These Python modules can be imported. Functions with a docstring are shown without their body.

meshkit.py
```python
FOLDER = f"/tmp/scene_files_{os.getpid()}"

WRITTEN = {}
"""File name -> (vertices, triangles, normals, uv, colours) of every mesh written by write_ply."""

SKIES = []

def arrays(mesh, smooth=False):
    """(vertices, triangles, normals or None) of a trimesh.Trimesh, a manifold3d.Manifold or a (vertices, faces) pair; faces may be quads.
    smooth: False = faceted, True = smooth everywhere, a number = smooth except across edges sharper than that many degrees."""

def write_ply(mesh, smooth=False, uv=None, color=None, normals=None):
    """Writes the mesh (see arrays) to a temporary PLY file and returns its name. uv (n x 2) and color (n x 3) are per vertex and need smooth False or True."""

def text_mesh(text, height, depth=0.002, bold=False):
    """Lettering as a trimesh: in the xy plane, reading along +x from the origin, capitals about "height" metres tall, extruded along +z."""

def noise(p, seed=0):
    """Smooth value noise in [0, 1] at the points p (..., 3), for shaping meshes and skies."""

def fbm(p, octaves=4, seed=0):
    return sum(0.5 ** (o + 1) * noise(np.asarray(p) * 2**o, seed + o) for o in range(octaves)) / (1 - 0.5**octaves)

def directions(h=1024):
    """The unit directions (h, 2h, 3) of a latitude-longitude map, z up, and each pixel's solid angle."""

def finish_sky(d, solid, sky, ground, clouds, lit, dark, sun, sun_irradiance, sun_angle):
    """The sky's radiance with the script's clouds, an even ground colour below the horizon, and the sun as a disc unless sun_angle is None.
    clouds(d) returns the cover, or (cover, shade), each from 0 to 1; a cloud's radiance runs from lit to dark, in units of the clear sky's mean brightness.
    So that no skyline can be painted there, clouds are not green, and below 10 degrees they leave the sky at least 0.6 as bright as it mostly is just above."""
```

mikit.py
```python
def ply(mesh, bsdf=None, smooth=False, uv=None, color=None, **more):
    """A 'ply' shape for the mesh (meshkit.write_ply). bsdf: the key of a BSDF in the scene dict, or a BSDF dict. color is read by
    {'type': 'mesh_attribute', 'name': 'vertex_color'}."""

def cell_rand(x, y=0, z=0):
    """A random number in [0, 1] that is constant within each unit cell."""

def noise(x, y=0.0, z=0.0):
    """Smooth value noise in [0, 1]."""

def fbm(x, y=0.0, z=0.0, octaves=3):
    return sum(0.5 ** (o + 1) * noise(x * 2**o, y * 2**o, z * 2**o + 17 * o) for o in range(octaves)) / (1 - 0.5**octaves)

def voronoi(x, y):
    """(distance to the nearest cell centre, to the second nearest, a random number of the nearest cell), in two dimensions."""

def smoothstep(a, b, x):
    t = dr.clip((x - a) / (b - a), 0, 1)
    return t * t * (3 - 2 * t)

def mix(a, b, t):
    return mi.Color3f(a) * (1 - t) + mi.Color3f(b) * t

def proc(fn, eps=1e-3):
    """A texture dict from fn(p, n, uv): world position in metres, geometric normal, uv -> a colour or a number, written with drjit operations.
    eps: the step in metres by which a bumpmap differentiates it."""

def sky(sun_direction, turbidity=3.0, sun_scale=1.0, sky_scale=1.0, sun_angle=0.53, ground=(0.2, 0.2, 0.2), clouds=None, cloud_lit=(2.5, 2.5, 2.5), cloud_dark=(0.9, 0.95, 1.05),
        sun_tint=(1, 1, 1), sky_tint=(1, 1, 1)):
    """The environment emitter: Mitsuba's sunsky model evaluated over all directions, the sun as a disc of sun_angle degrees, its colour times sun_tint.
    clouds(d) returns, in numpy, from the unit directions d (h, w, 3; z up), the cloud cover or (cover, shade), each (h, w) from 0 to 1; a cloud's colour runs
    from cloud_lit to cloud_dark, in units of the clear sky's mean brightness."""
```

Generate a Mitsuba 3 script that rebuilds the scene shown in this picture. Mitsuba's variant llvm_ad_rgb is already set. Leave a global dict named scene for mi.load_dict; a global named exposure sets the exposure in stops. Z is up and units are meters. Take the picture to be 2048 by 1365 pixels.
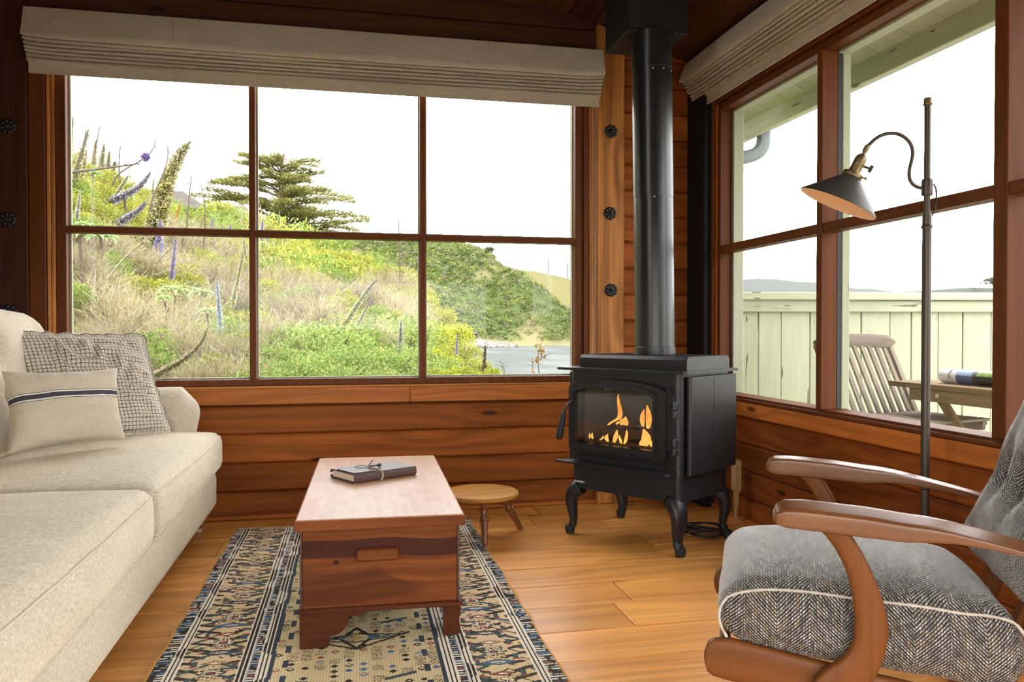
import math, random
import numpy as np, trimesh, drjit as dr, mitsuba as mi, manifold3d as m3
from shapely.geometry import Polygon, Point
from shapely import affinity
import meshkit, mikit
from mikit import noise, fbm, voronoi, cell_rand, smoothstep, mix, proc

random.seed(7)
rng = np.random.default_rng(7)
T = mi.ScalarTransform4f
scene, labels, count = {}, {}, {}

# ---------------------------------------------------------------- camera, sky, exposure
exposure = 6.0
YAW, PITCH = math.atan(340 / 1600), -math.atan(22.5 / 1600)
FWD = np.array([math.sin(YAW) * math.cos(PITCH), math.cos(YAW) * math.cos(PITCH), math.sin(PITCH)])
scene['camera'] = {'type': 'perspective', 'fov': math.degrees(2 * math.atan(1024 / 1600)), 'fov_axis': 'x', 'near_clip': 0.05, 'far_clip': 9000.0,
                   'to_world': T().look_at(origin=[0, 0, 1.0], target=[float(FWD[0]), float(FWD[1]), float(1 + FWD[2])], up=[0, 0, 1])}


def overcast(d):
    n = meshkit.fbm(d * [2.2, 2.2, 5.0] + 3.1, 4, 5)
    return np.ones(d.shape[:2]), np.clip((n - 0.35) * 1.3, 0, 1)


SKY = 2.6
scene['sky'] = mikit.sky([-0.3, -0.5, 0.8], turbidity=4.0, sun_scale=0.0, sky_scale=1.0, clouds=overcast,
                         cloud_lit=(1.0, 1.0, 1.0), cloud_dark=(0.86, 0.88, 0.9), ground=(0.25, 0.25, 0.2))
scene['sky']['scale'] = 1.0


# ---------------------------------------------------------------- helpers
def numbered(name):
    n = count.get(name, 0)
    count[name] = n + 1
    return name if n == 0 else f'{name}_{n:03d}'


def thing(name, label, cat, group=None, kind=None):
    key = numbered(name)
    labels[key] = {'label': label, 'category': cat}
    if group:
        labels[key]['group'] = group
    if kind:
        labels[key]['kind'] = kind
    return key


def struct(name, label=None):
    key = numbered(name)
    labels[key] = {'kind': 'structure'}
    if label:
        labels[key]['label'] = label
    return key


def shape(mesh, bsdf, smooth=30, grain=None, k=0, M=None, color=None):
    """The ply dict of a mesh; grain: local axis that uv.x follows, in metres, moved on by 8 per k so that each piece has its own figure."""
    if hasattr(mesh, 'to_mesh'):
        mm = mesh.to_mesh()
        mesh = trimesh.Trimesh(mm.vert_properties[:, :3], mm.tri_verts, process=False)
    uv = None
    if grain is not None:
        a = np.asarray(grain, float)
        a /= np.linalg.norm(a)
        if smooth is False:
            v = mesh.triangles.reshape(-1, 3)
            n = np.repeat(mesh.face_normals, 3, 0)
            mesh = trimesh.Trimesh(v, np.arange(len(v)).reshape(-1, 3), process=False)
        else:
            mesh = trimesh.graph.smooth_shade(mesh, angle=math.radians(179 if smooth is True else smooth), facet_minarea=None) if smooth is not True else mesh.copy()
            v, n = np.array(mesh.vertices), np.array(mesh.vertex_normals)
            smooth = True
        ax = np.argsort(np.abs(a))[:2]
        c = [np.eye(3)[i] - a * a[i] for i in ax]
        c = [x / np.linalg.norm(x) for x in c]
        d0, d1 = v @ c[0], v @ c[1]
        use0 = np.abs(n @ c[1]) >= np.abs(n @ c[0])
        uu = v @ a
        uv = np.stack([uu - uu.min() + 0.5 + 8.0 * k, np.where(use0, d0, d1 + 0.37) + 1.3], 1)
    if M is not None:
        mesh = mesh.copy()
        mesh.apply_transform(M)
    return mikit.ply(mesh, bsdf, smooth=smooth, uv=uv, color=color)


def part(parent, name, mesh, bsdf, label=None, kind=None, group=None, **kw):
    base = f'{parent}__{name}'
    key = numbered(base)
    scene[key] = mesh if isinstance(mesh, dict) else shape(mesh, bsdf, **kw)
    if label or kind or group:
        labels[key] = {a: b for a, b in (('label', label), ('kind', kind), ('group', group)) if b}
    return key


def whole(name, mesh, bsdf, label, cat, group=None, kind=None, **kw):
    key = thing(name, label, cat, group, kind)
    scene[key] = mesh if isinstance(mesh, dict) else shape(mesh, bsdf, **kw)
    return key


def hull(pts):
    m = m3.Manifold.hull_points(np.asarray(pts, np.float32)).to_mesh()
    return trimesh.Trimesh(m.vert_properties[:, :3], m.tri_verts, process=False)


def cbox(x0, x1, y0, y1, z0, z1, c=0.004):
    """A box with chamfered edges."""
    c = min(c, (x1 - x0) / 2.2, (y1 - y0) / 2.2, (z1 - z0) / 2.2)
    p = []
    for x, sx in ((x0, 1), (x1, -1)):
        for y, sy in ((y0, 1), (y1, -1)):
            for z, sz in ((z0, 1), (z1, -1)):
                p += [(x, y + sy * c, z + sz * c), (x + sx * c, y, z + sz * c), (x + sx * c, y + sy * c, z)]
    return hull(p)


def box(x0, x1, y0, y1, z0, z1):
    m = trimesh.creation.box((x1 - x0, y1 - y0, z1 - z0))
    m.apply_translation(((x0 + x1) / 2, (y0 + y1) / 2, (z0 + z1) / 2))
    return m


def tm(man):
    m = man.to_mesh()
    return trimesh.Trimesh(m.vert_properties[:, :3], m.tri_verts, process=False)


def man(mesh):
    mesh = trimesh.Trimesh(mesh.vertices, mesh.faces)
    return m3.Manifold(m3.Mesh(np.asarray(mesh.vertices, np.float32), np.asarray(mesh.faces, np.uint32)))


def rbox(x0, x1, y0, y1, z0, z1, r, seg=16):
    r = min(r, (x1 - x0) / 2.01, (y1 - y0) / 2.01, (z1 - z0) / 2.01)
    s = m3.Manifold.sphere(r, seg)
    return m3.Manifold.batch_hull([s.translate((x, y, z)) for x in (x0 + r, x1 - r) for y in (y0 + r, y1 - r) for z in (z0 + r, z1 - r)])


def cush(x0, x1, y0, y1, z0, z1, r, crown=0.03, under=0.0, edge=0.03, wob=0.004, seed=1, bulge=0.0):
    """A soft box: rounded, its top crowned and its sides swelling a little."""
    m = tm(rbox(x0, x1, y0, y1, z0, z1, r).refine_to_length(edge))
    v = np.array(m.vertices)
    a, b = (2 * v[:, 0] - x0 - x1) / (x1 - x0), (2 * v[:, 1] - y0 - y1) / (y1 - y0)
    t = (v[:, 2] - z0) / (z1 - z0)
    k = np.clip(1 - a ** 2, 0, 1) ** .6 * np.clip(1 - b ** 2, 0, 1) ** .6
    v[:, 2] += crown * k * t - under * k * (1 - t)
    s = 1 + bulge * 4 * t * (1 - t)
    v[:, 0] = (x0 + x1) / 2 + (v[:, 0] - (x0 + x1) / 2) * s
    v[:, 1] = (y0 + y1) / 2 + (v[:, 1] - (y0 + y1) / 2) * s
    v += (np.stack([meshkit.fbm(v * 6 + i * 9, 2, seed + i) for i in range(3)], 1) - .5) * 2 * wob
    m.vertices = v
    return m


def tube(path, r, n=8, closed=False):
    """A round tube along a path; r one radius or one per point."""
    p = np.asarray(path, float)
    r = np.broadcast_to(r, (len(p),))
    d = (np.roll(p, -1, 0) - np.roll(p, 1, 0)) if closed else np.gradient(p, axis=0)
    d /= np.linalg.norm(d, axis=1, keepdims=True) + 1e-12
    a = np.cross(d[0], [0, 0, 1.] if abs(d[0][2]) < .9 else [1., 0, 0])
    A = []
    for t in d:
        a = a - t * (a @ t)
        a /= np.linalg.norm(a) + 1e-12
        A.append(a)
    A = np.array(A)
    B = np.cross(d, A)
    g = np.arange(n) * 2 * np.pi / n
    v = p[:, None] + r[:, None, None] * (np.cos(g)[None, :, None] * A[:, None] + np.sin(g)[None, :, None] * B[:, None])
    m = len(p)
    i, j = np.meshgrid(np.arange(m if closed else m - 1), np.arange(n), indexing='ij')
    q = np.stack([i * n + j, i * n + (j + 1) % n, (i + 1) % m * n + (j + 1) % n, (i + 1) % m * n + j], -1).reshape(-1, 4)
    f = np.vstack([q[:, [0, 1, 2]], q[:, [0, 2, 3]]])
    v = v.reshape(-1, 3)
    if not closed:
        v = np.vstack([v, p[0], p[-1]])
        e = np.arange(n)
        f = np.vstack([f, np.stack([(e + 1) % n, e, e * 0 + m * n], 1), np.stack([(m - 1) * n + e, (m - 1) * n + (e + 1) % n, e * 0 + m * n + 1], 1)])
    t = trimesh.Trimesh(v, f, process=False)
    return t


def curve(pts, n=24):
    """A smooth curve through the points."""
    from scipy.interpolate import PchipInterpolator, CubicSpline
    p = np.asarray(pts, float)
    s = np.r_[0, np.cumsum(np.linalg.norm(np.diff(p, axis=0), axis=1))]
    return CubicSpline(s, p)(np.linspace(0, s[-1], n))


def lathe(profile, n=24):
    """A solid of revolution about z from (radius, z) pairs, open ends closed at the axis."""
    pr = np.asarray(profile, float)
    g = np.arange(n) * 2 * np.pi / n
    v = np.stack([pr[:, None, 0] * np.cos(g), pr[:, None, 0] * np.sin(g), np.broadcast_to(pr[:, None, 1], (len(pr), n))], -1).reshape(-1, 3)
    i, j = np.meshgrid(np.arange(len(pr) - 1), np.arange(n), indexing='ij')
    q = np.stack([i * n + j, i * n + (j + 1) % n, (i + 1) * n + (j + 1) % n, (i + 1) * n + j], -1).reshape(-1, 4)
    m = trimesh.Trimesh(v, np.vstack([q[:, [0, 1, 2]], q[:, [0, 2, 3]]]), process=False)
    m.merge_vertices()
    m.update_faces(m.nondegenerate_faces())
    return m


def loft(st, n=16, power=4.0):
    """Rounded-rectangle sections: each station is (centre, half axis 1, half axis 2)."""
    g = np.arange(n) * 2 * np.pi / n + np.pi / n
    c, s = np.cos(g), np.sin(g)
    k = (np.abs(c) ** power + np.abs(s) ** power) ** (-1 / power)
    v = np.vstack([np.asarray(o, float) + (c * k)[:, None] * np.asarray(a, float) + (s * k)[:, None] * np.asarray(b, float) for o, a, b in st])
    m = len(st)
    i, j = np.meshgrid(np.arange(m - 1), np.arange(n), indexing='ij')
    q = np.stack([i * n + j, i * n + (j + 1) % n, (i + 1) * n + (j + 1) % n, (i + 1) * n + j], -1).reshape(-1, 4)
    f = np.vstack([q[:, [0, 1, 2]], q[:, [0, 2, 3]]])
    e = np.arange(n)
    v = np.vstack([v, st[0][0], st[-1][0]])
    f = np.vstack([f, np.stack([(e + 1) % n, e, e * 0 + m * n], 1), np.stack([(m - 1) * n + e, (m - 1) * n + (e + 1) % n, e * 0 + m * n + 1], 1)])
    t = trimesh.Trimesh(v, f, process=False)
    t.fix_normals()
    return t


def frame(o, x, y, z=(0, 0, 1)):
    M = np.eye(4)
    M[:3, 0], M[:3, 1], M[:3, 2], M[:3, 3] = x, y, z, o
    return M


def along(p0, p1):
    """Matrix taking z to the direction p0 -> p1, the origin to p0."""
    p0, p1 = np.asarray(p0, float), np.asarray(p1, float)
    z = (p1 - p0) / np.linalg.norm(p1 - p0)
    x = np.cross([0, 1., 0] if abs(z[1]) < .9 else [1., 0, 0], z)
    x /= np.linalg.norm(x)
    return frame(p0, x, np.cross(z, x), z)


def moved(m, M):
    m = m.copy()
    m.apply_transform(M)
    return m


def cat(*ms):
    return trimesh.util.concatenate([tm(m) if hasattr(m, 'to_mesh') else m for m in ms])


def rod(p0, p1, r, n=10):
    m = trimesh.creation.cylinder(r, segment=[p0, p1], sections=n)
    return m


def bar(p0, p1, w, t, side=(1, 0, 0), c=0.003):
    """A chamfered bar from p0 to p1, w wide along side, t thick across."""
    p0, p1, s = (np.asarray(x, float) for x in (p0, p1, side))
    z = p1 - p0
    L = np.linalg.norm(z)
    z /= L
    s = s - z * (s @ z)
    s /= np.linalg.norm(s)
    return moved(cbox(-w / 2, w / 2, -t / 2, t / 2, 0, L, c), frame(p0, s, np.cross(z, s), z))


# ---------------------------------------------------------------- materials
def rgb(*c):
    return {'type': 'rgb', 'value': [float(x) for x in c]}


def principled(color, rough=0.5, metal=0.0, spec=0.5, **kw):
    d = {'type': 'principled', 'base_color': color if isinstance(color, dict) else rgb(*color), 'roughness': rough if isinstance(rough, dict) else float(rough),
         'metallic': float(metal), 'specular': float(spec)}
    d.update(kw)
    return d


def two(d):
    return {'type': 'twosided', 'bsdf': d}


def wood(c0, c1, knot, ring=55.0, knots=0.55, tone=0.45, streak=0.0):
    def fn(p, n, uv):
        u, v = uv.x, uv.y
        k = dr.floor(u / 8)
        r, r2 = cell_rand(k, 7), cell_rand(k, 3)
        d, _, q = voronoi(u * 1.3 + r * 5, v * 4.5 + r2 * 9)
        bend = dr.exp(-d * d * 14)
        w = noise(u * 1.1 + r * 19, v * 6 + r * 31)
        g = 0.5 + 0.5 * dr.sin(v * ring + w * 11 + r * 20 + bend * 5)
        fine = .55 * noise(u * 5, v * 210, r * 50) + .45 * noise(u * 2.2 + 7, v * 95, r * 30)
        t = dr.clip(0.42 * g + 0.75 * fine + 0.4 * w - 0.30, 0, 1)
        col = mix(c0, c1, t) * (1 - tone / 2 + tone * r2)
        if streak:
            col = mix(col, mi.Color3f(knot), smoothstep(0.52, 0.6, noise(u * 0.9 + r * 7, v * 5.5 + r2 * 17)) * streak)
        if knots < 1:
            col = mix(col, mi.Color3f(knot), smoothstep(0.08, 0.03, d) * dr.select(q > knots, 0.85, 0.0))
        return col
    return proc(fn)


B = scene   # BSDFs are entries of the scene
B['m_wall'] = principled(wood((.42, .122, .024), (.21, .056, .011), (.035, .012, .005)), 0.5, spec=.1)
B['m_wood_shaded'] = principled(wood((.075, .026, .012), (.045, .015, .007), (.015, .006, .004)), 0.55, spec=.15)  # wall wood darkened: shade high up and at the left end painted in
B['m_wall2'] = principled(wood((.25, .068, .013), (.12, .030, .007), (.03, .010, .004)), 0.5, spec=.1)  # same wall wood, the right wall's shade put into its colour
B['m_post'] = principled(wood((.68, .29, .075), (.22, .066, .016), (.08, .024, .01), ring=30, tone=.2, knots=.8), 0.5, spec=.2)
B['m_trim'] = principled(wood((.50, .165, .034), (.29, .085, .018), (.08, .02, .008), ring=70, tone=.25), 0.42, spec=.12)
B['m_sash'] = principled(wood((.15, .046, .014), (.105, .032, .010), (.06, .02, .01), ring=90, tone=.1, knots=2), 0.45, spec=.1)
B['m_floor'] = principled(wood((.72, .335, .085), (.47, .195, .044), (.14, .05, .018), ring=42, tone=.35, knots=.85), 0.36, spec=.4)
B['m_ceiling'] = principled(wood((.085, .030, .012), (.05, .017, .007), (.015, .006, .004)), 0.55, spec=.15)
B['m_black'] = principled((.012, .013, .017), 0.5, spec=.4)
B['m_post_shaded'] = principled((.010, .010, .013), 0.6, spec=.2)  # backlit darkness of the corner post put into its colour


def steel_fn(p, n, uv):
    return mix((.007, .008, .010), (.012, .013, .016), noise(p.x * 300, p.y * 300, p.z * 300))


B['m_steel'] = principled(proc(steel_fn), 0.38, spec=.5)
B['m_pipe'] = principled(proc(steel_fn), 0.30, spec=.6)
B['m_iron'] = principled((.018, .019, .022), 0.38, metal=.3, spec=.6)
B['m_brick'] = principled((.10, .085, .07), 0.9)
B['m_pane'] = {'type': 'thindielectric', 'int_ior': 1.5, 'ext_ior': 1.0, 'specular_reflectance': rgb(.18, .18, .18)}
B['m_rubber'] = two(principled((.012, .013, .012), 0.6))


def paint_fn(p, n, uv):
    u, v = uv.x, uv.y
    k = dr.floor(u / 8)
    g = noise(u * 4, v * 60, k * 3.1)
    chip = smoothstep(.76, .80, fbm(u * 7 + k * 2.7, v * 45, 2.0)) * smoothstep(.58, .75, noise(u * 2.2, v * 8, k * 1.7 + 4))
    col = mix((.40, .41, .28), (.345, .355, .243), g) * (.93 + .14 * cell_rand(k, 5))
    d, _, q = voronoi(u * 1.5 + cell_rand(k, 2) * 4, v * 5)
    ringy = smoothstep(.03, .0, dr.abs(d - .10 - .03 * dr.floor(q * 3))) * dr.select(q > .6, .3, 0.)
    col = mix(col, mi.Color3f(.40, .37, .24), ringy)
    return mix(col, mi.Color3f(.10, .085, .055), chip)


B['m_paint'] = principled(proc(paint_fn), 0.6, spec=.3)
B['m_teak'] = principled(wood((.235, .20, .155), (.15, .12, .09), (.08, .06, .04), ring=120, tone=.25, knots=2), 0.75, spec=.2)
B['m_teak2'] = principled(wood((.24, .165, .09), (.16, .10, .05), (.12, .08, .05), ring=100, tone=.2, knots=2), 0.7, spec=.2)
# ---------------------------------------------------------------- the room
REAR_TOP = 1.55              # head of the added opening behind the camera, sized for its light
YB, XR = 4.40, 2.05          # inner faces of the back and right walls
CEIL0, CSL = 3.161, 0.2986   # ceiling height at X = 0 and its fall per metre towards the right wall


def ceil_z(x):
    return CEIL0 - CSL * x


floor = struct('floor')
scene[floor] = shape(box(-2.6, 2.25, -1.2, 4.55, -.08, -.022), 'm_black', smooth=False)
k, row, y = 0, 0, 4.42
while y > -1.1:
    x = -2.6 - 1.9 * ((row * .379 + .13) % 1)
    ends = [(-.90, 1.05), (-1.2, .97), (-.55, 1.32), (-.86, 1.42), (-1.5, .62), (-.2, 1.75)][row % 6]
    cuts = [-2.6, ends[0], ends[1], 2.07]
    for a, b in zip(cuts[:-1], cuts[1:]):
        k += 1
        dz = -.0012 * ((k * 7) % 3)
        part(floor, 'plank', cbox(a + .0012, b - .0012, y - .2332, y - .0008, -.022, dz, .002), 'm_floor', smooth=False, grain=(1, 0, 0), k=k)
    y -= .2345
    row += 1


def wall_planks(key, joints, spans, face, axis, mat='m_wall', k0=0):
    """Horizontal boards with sunk V joints. spans: (from, to, lowest, highest); face: the wall's inner plane; axis 'x' for the back wall."""
    n = k0
    for lo, hi in zip(joints[:-1], joints[1:]):
        for a, b, zlo, zhi in spans:
            l, h = max(lo, zlo), min(hi, zhi)
            if h - l < .02:
                continue
            n += 1
            w = cbox(a + .001, b - .001, face, face + .045, l + .0015, h - .0015, .011) if axis == 'x' else cbox(face, face + .045, a + .001, b - .001, l + .0015, h - .0015, .011)
            part(key, 'plank', w, mat, smooth=False, grain=(1, 0, 0) if axis == 'x' else (0, 1, 0), k=n)
    return n


wall_back = struct('wall_back')
scene[wall_back] = shape(cat(box(-2.4, 2.2, YB + .04, YB + .12, -.05, .703), box(-2.4, -1.401, YB + .04, YB + .12, .703, 3.9), box(1.349, 2.2, YB + .04, YB + .12, .703, 3.9),
                             box(-1.401, 1.349, YB + .04, YB + .12, 2.541, 3.9)), 'm_black', smooth=False)
joints = [-.0, .144, .295, .447, .600]
up = [.600 + .1510 * i for i in range(20)]
n = wall_planks(wall_back, joints, [(-2.3, 1.43, -1, .61), (1.585, 2.05, -1, .61)], YB, 'x')
n = wall_planks(wall_back, up, [(1.585, 2.05, .6, 2.75)], YB, 'x', k0=n)
n = wall_planks(wall_back, [2.40, 2.553, 2.713, 2.87, 3.03, 3.19, 3.35, 3.51, 3.67, 3.83], [(-2.3, 1.425, 2.54, 3.9)], YB - .012, 'x', 'm_wood_shaded', k0=n)

post = part(wall_back, 'post', cbox(1.425, 1.588, YB - .035, YB + .03, 0.0, 2.76, .006), 'm_post', grain=(0, 0, 1), k=3, smooth=False, label='upright board with three black iron bolt plates beside the stovepipe')
post2 = part(wall_back, 'post', cbox(-1.70, -1.515, YB - .035, YB + .03, 0.0, 3.6, .006), 'm_wood_shaded', grain=(0, 0, 1), k=5, smooth=False, label='shade-coloured upright board with iron bolt plates at the left end of the wall')


def bolt_plate(seed):
    r = np.random.default_rng(seed)
    ms = [lathe([(0, 0), (.034, 0), (.036, .003), (.030, .007), (.016, .010), (.016, .011), (0, .011)], 20)]
    for i in range(8):
        a = i * math.pi / 4 + .2
        ms.append(moved(trimesh.creation.icosphere(1, .0095), T_(.027 * math.cos(a), .027 * math.sin(a), .006) @ np.diag([1.25, 1.25, .75, 1])))
    ms.append(lathe([(0, .010), (.0125, .010), (.0125, .021), (.009, .024), (0, .024)], 6))
    ms.append(lathe([(.0, .022), (.006, .022), (.006, .031), (.004, .033), (0, .033)], 10))
    return cat(*ms)


def T_(x, y, z):
    M = np.eye(4)
    M[:3, 3] = x, y, z
    return M


facing = frame((0, 0, 0), (1, 0, 0), (0, 0, 1), (0, -1, 0))
for p, pts in ((post, [(1.504, 2.131), (1.499, 1.665), (1.506, 1.227)]), (post2, [(-1.600, 1.997), (-1.603, 1.542), (-1.600, 1.086)])):
    for i, (x, z) in enumerate(pts):
        part(p, 'bolt_plate', bolt_plate(i), 'm_iron', M=T_(x, YB - .035, z) @ facing, smooth=40)

# right wall
wall_right = struct('wall_right')
scene[wall_right] = shape(cat(box(XR + .04, XR + .12, .2, 4.5, -.05, .625), box(XR + .04, XR + .12, 4.132, 4.5, .625, 2.62), box(XR + .04, XR + .12, .2, 4.131, 2.246, 2.62)), 'm_black', smooth=False)
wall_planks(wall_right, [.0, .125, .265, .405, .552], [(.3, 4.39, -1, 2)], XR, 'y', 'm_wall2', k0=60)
wall_planks(wall_right, [2.27, 2.42, 2.545], [(.3, 4.39, 0, 3)], XR, 'y', k0=80)
part(wall_right, 'post', cbox(XR - .065, XR + .03, 4.167, 4.395, 0.0, 2.54, .006), 'm_post_shaded', smooth=False, label='upright corner post behind the stovepipe, its backlit shade coloured in')
wall_left = struct('wall_left')
scene[wall_left] = shape(box(-2.5, -2.34, .6, 4.5, -.05, 3.9), 'm_black', smooth=False)
wall_planks(wall_left, [0, .151, .302, .453] + [.604 + .151 * i for i in range(22)], [(.6, 4.36, -1, 3.88)], -2.34 - .04, 'y', 'm_wood_shaded', k0=100)
wall_rear = struct('wall_rear')  # unseen wall, added to hold back light coming in behind the camera
scene[wall_rear] = shape(cat(box(-2.6, 2.25, -.62, -.5, REAR_TOP, 3.95), box(-2.6, -1.7, -.62, -.5, 0, REAR_TOP), box(1.7, 2.25, -.62, -.5, 0, REAR_TOP)), 'm_wood_shaded', smooth=False, grain=(1, 0, 0), k=150)

ceiling = struct('ceiling')
q = [(-2.6, y, ceil_z(-2.6) + dz) for y in (-.5, 4.5) for dz in (.05, .12)] + [(2.2, y, ceil_z(2.2) + dz) for y in (-.5, 4.5) for dz in (.05, .12)]
scene[ceiling] = shape(hull(q), 'm_black', smooth=False)
k, x = 0, 2.10
cm = math.hypot(1, CSL)
while x > -2.4:
    k += 1
    x2 = x - .14
    c = .008
    pts = []
    for y in (-.5, 4.42):
        for xx, dz in ((x - c, 0), (x2 + c, 0), (x - .001, c), (x2 + .001, c), (x - .001, .05), (x2 + .001, .05)):
            pts.append((xx, y, ceil_z(xx) + dz))
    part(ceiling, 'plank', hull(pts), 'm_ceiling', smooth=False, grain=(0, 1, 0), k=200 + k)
    x = x2

for name, m, g in (('trim', cbox(-2.3, 2.02, YB - .016, YB + .002, .0, .022, .006), (1, 0, 0)), ('trim', cbox(XR - .016, XR + .002, .3, 4.36, 0, .022, .006), (0, 1, 0))):
    key = struct(f'trim_{count.get("tr", 0) + 1}')
    count['tr'] = count.get('tr', 0) + 1
    scene[key] = shape(m, 'm_trim', smooth=False, grain=g, k=301 + count['tr'])

# ---------------------------------------------------------------- back window
window_1 = struct('window_1')
x0, x1, zb, zt = -1.352, 1.303, .738, 2.50
yf = YB - .004
scene[window_1] = shape(cat(cbox(x0 - .048, x0, yf, YB + .10, zb - .04, zt + .04, .003), cbox(x1, x1 + .045, yf, YB + .10, zb - .04, zt + .04, .003),
                            cbox(x0, x1, yf, YB + .10, zb - .034, zb, .003), cbox(x0, x1, yf, YB + .10, zt, zt + .04, .003)), 'm_sash', smooth=False, grain=(0, 0, 1), k=310)
for i, x in enumerate((-.4585, .4355)):
    part(window_1, 'muntin', cbox(x - .016, x + .016, yf, YB + .075, zb, zt, .003), 'm_sash', smooth=False, grain=(0, 0, 1), k=311 + i)
bars = [x0, -.4585, .4355, x1]
for i, (a, b) in enumerate(zip(bars[:-1], bars[1:])):
    a2, b2 = a + (.016 if i else 0), b - (.016 if i < 2 else 0)
    part(window_1, 'muntin', cbox(a2, b2, yf + .001, YB + .075, 1.507 - .016, 1.507 + .016, .003), 'm_sash', smooth=False, grain=(1, 0, 0), k=314 + i)
    for lo, hi in ((zb, 1.491), (1.523, zt)):
        pane = trimesh.Trimesh([(a2, YB + .045, lo), (b2, YB + .045, lo), (b2, YB + .045, hi), (a2, YB + .045, hi)], [(0, 1, 2), (0, 2, 3)])
        part(window_1, 'pane', pane, 'm_pane', smooth=False)
        e = .009    # pale outer bead seen past the inner bars
        bead = cat(box(a2, b2, YB + .05, YB + .07, lo, lo + e), box(a2, a2 + e, YB + .05, YB + .07, lo + e, hi), box(b2 - e * .6, b2, YB + .05, YB + .07, lo + e, hi))
        part(window_1, 'glazing_bead', bead, 'm_paint', smooth=False, grain=(1, 0, 0), k=320)
part(window_1, 'casing', cbox(-1.513, -1.437, YB - .030, YB + .03, .60, 2.56, .004), 'm_sash', smooth=False, grain=(0, 0, 1), k=321)
part(window_1, 'casing', cbox(-1.434, -1.418, YB - .022, YB + .03, .70, 2.54, .003), 'm_post', smooth=False, grain=(0, 0, 1), k=322)
part(window_1, 'casing', cbox(-1.416, -1.401, YB - .014, YB + .03, .70, 2.54, .003), 'm_post', smooth=False, grain=(0, 0, 1), k=323)
part(window_1, 'casing', cbox(1.349, 1.380, YB - .018, YB + .03, .70, 2.54, .003), 'm_sash', smooth=False, grain=(0, 0, 1), k=324)
part(window_1, 'casing', cbox(1.381, 1.424, YB - .024, YB + .03, .60, 2.56, .004), 'm_post', smooth=False, grain=(0, 0, 1), k=325)
part(window_1, 'sill', cbox(-1.436, 1.380, YB - .016, YB + .03, .690, .703, .003), 'm_post', smooth=False, grain=(1, 0, 0), k=326)
part(window_1, 'apron', cbox(-1.436, .36, YB - .030, YB + .03, .606, .690, .005), 'm_trim', smooth=False, grain=(1, 0, 0), k=327)
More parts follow.
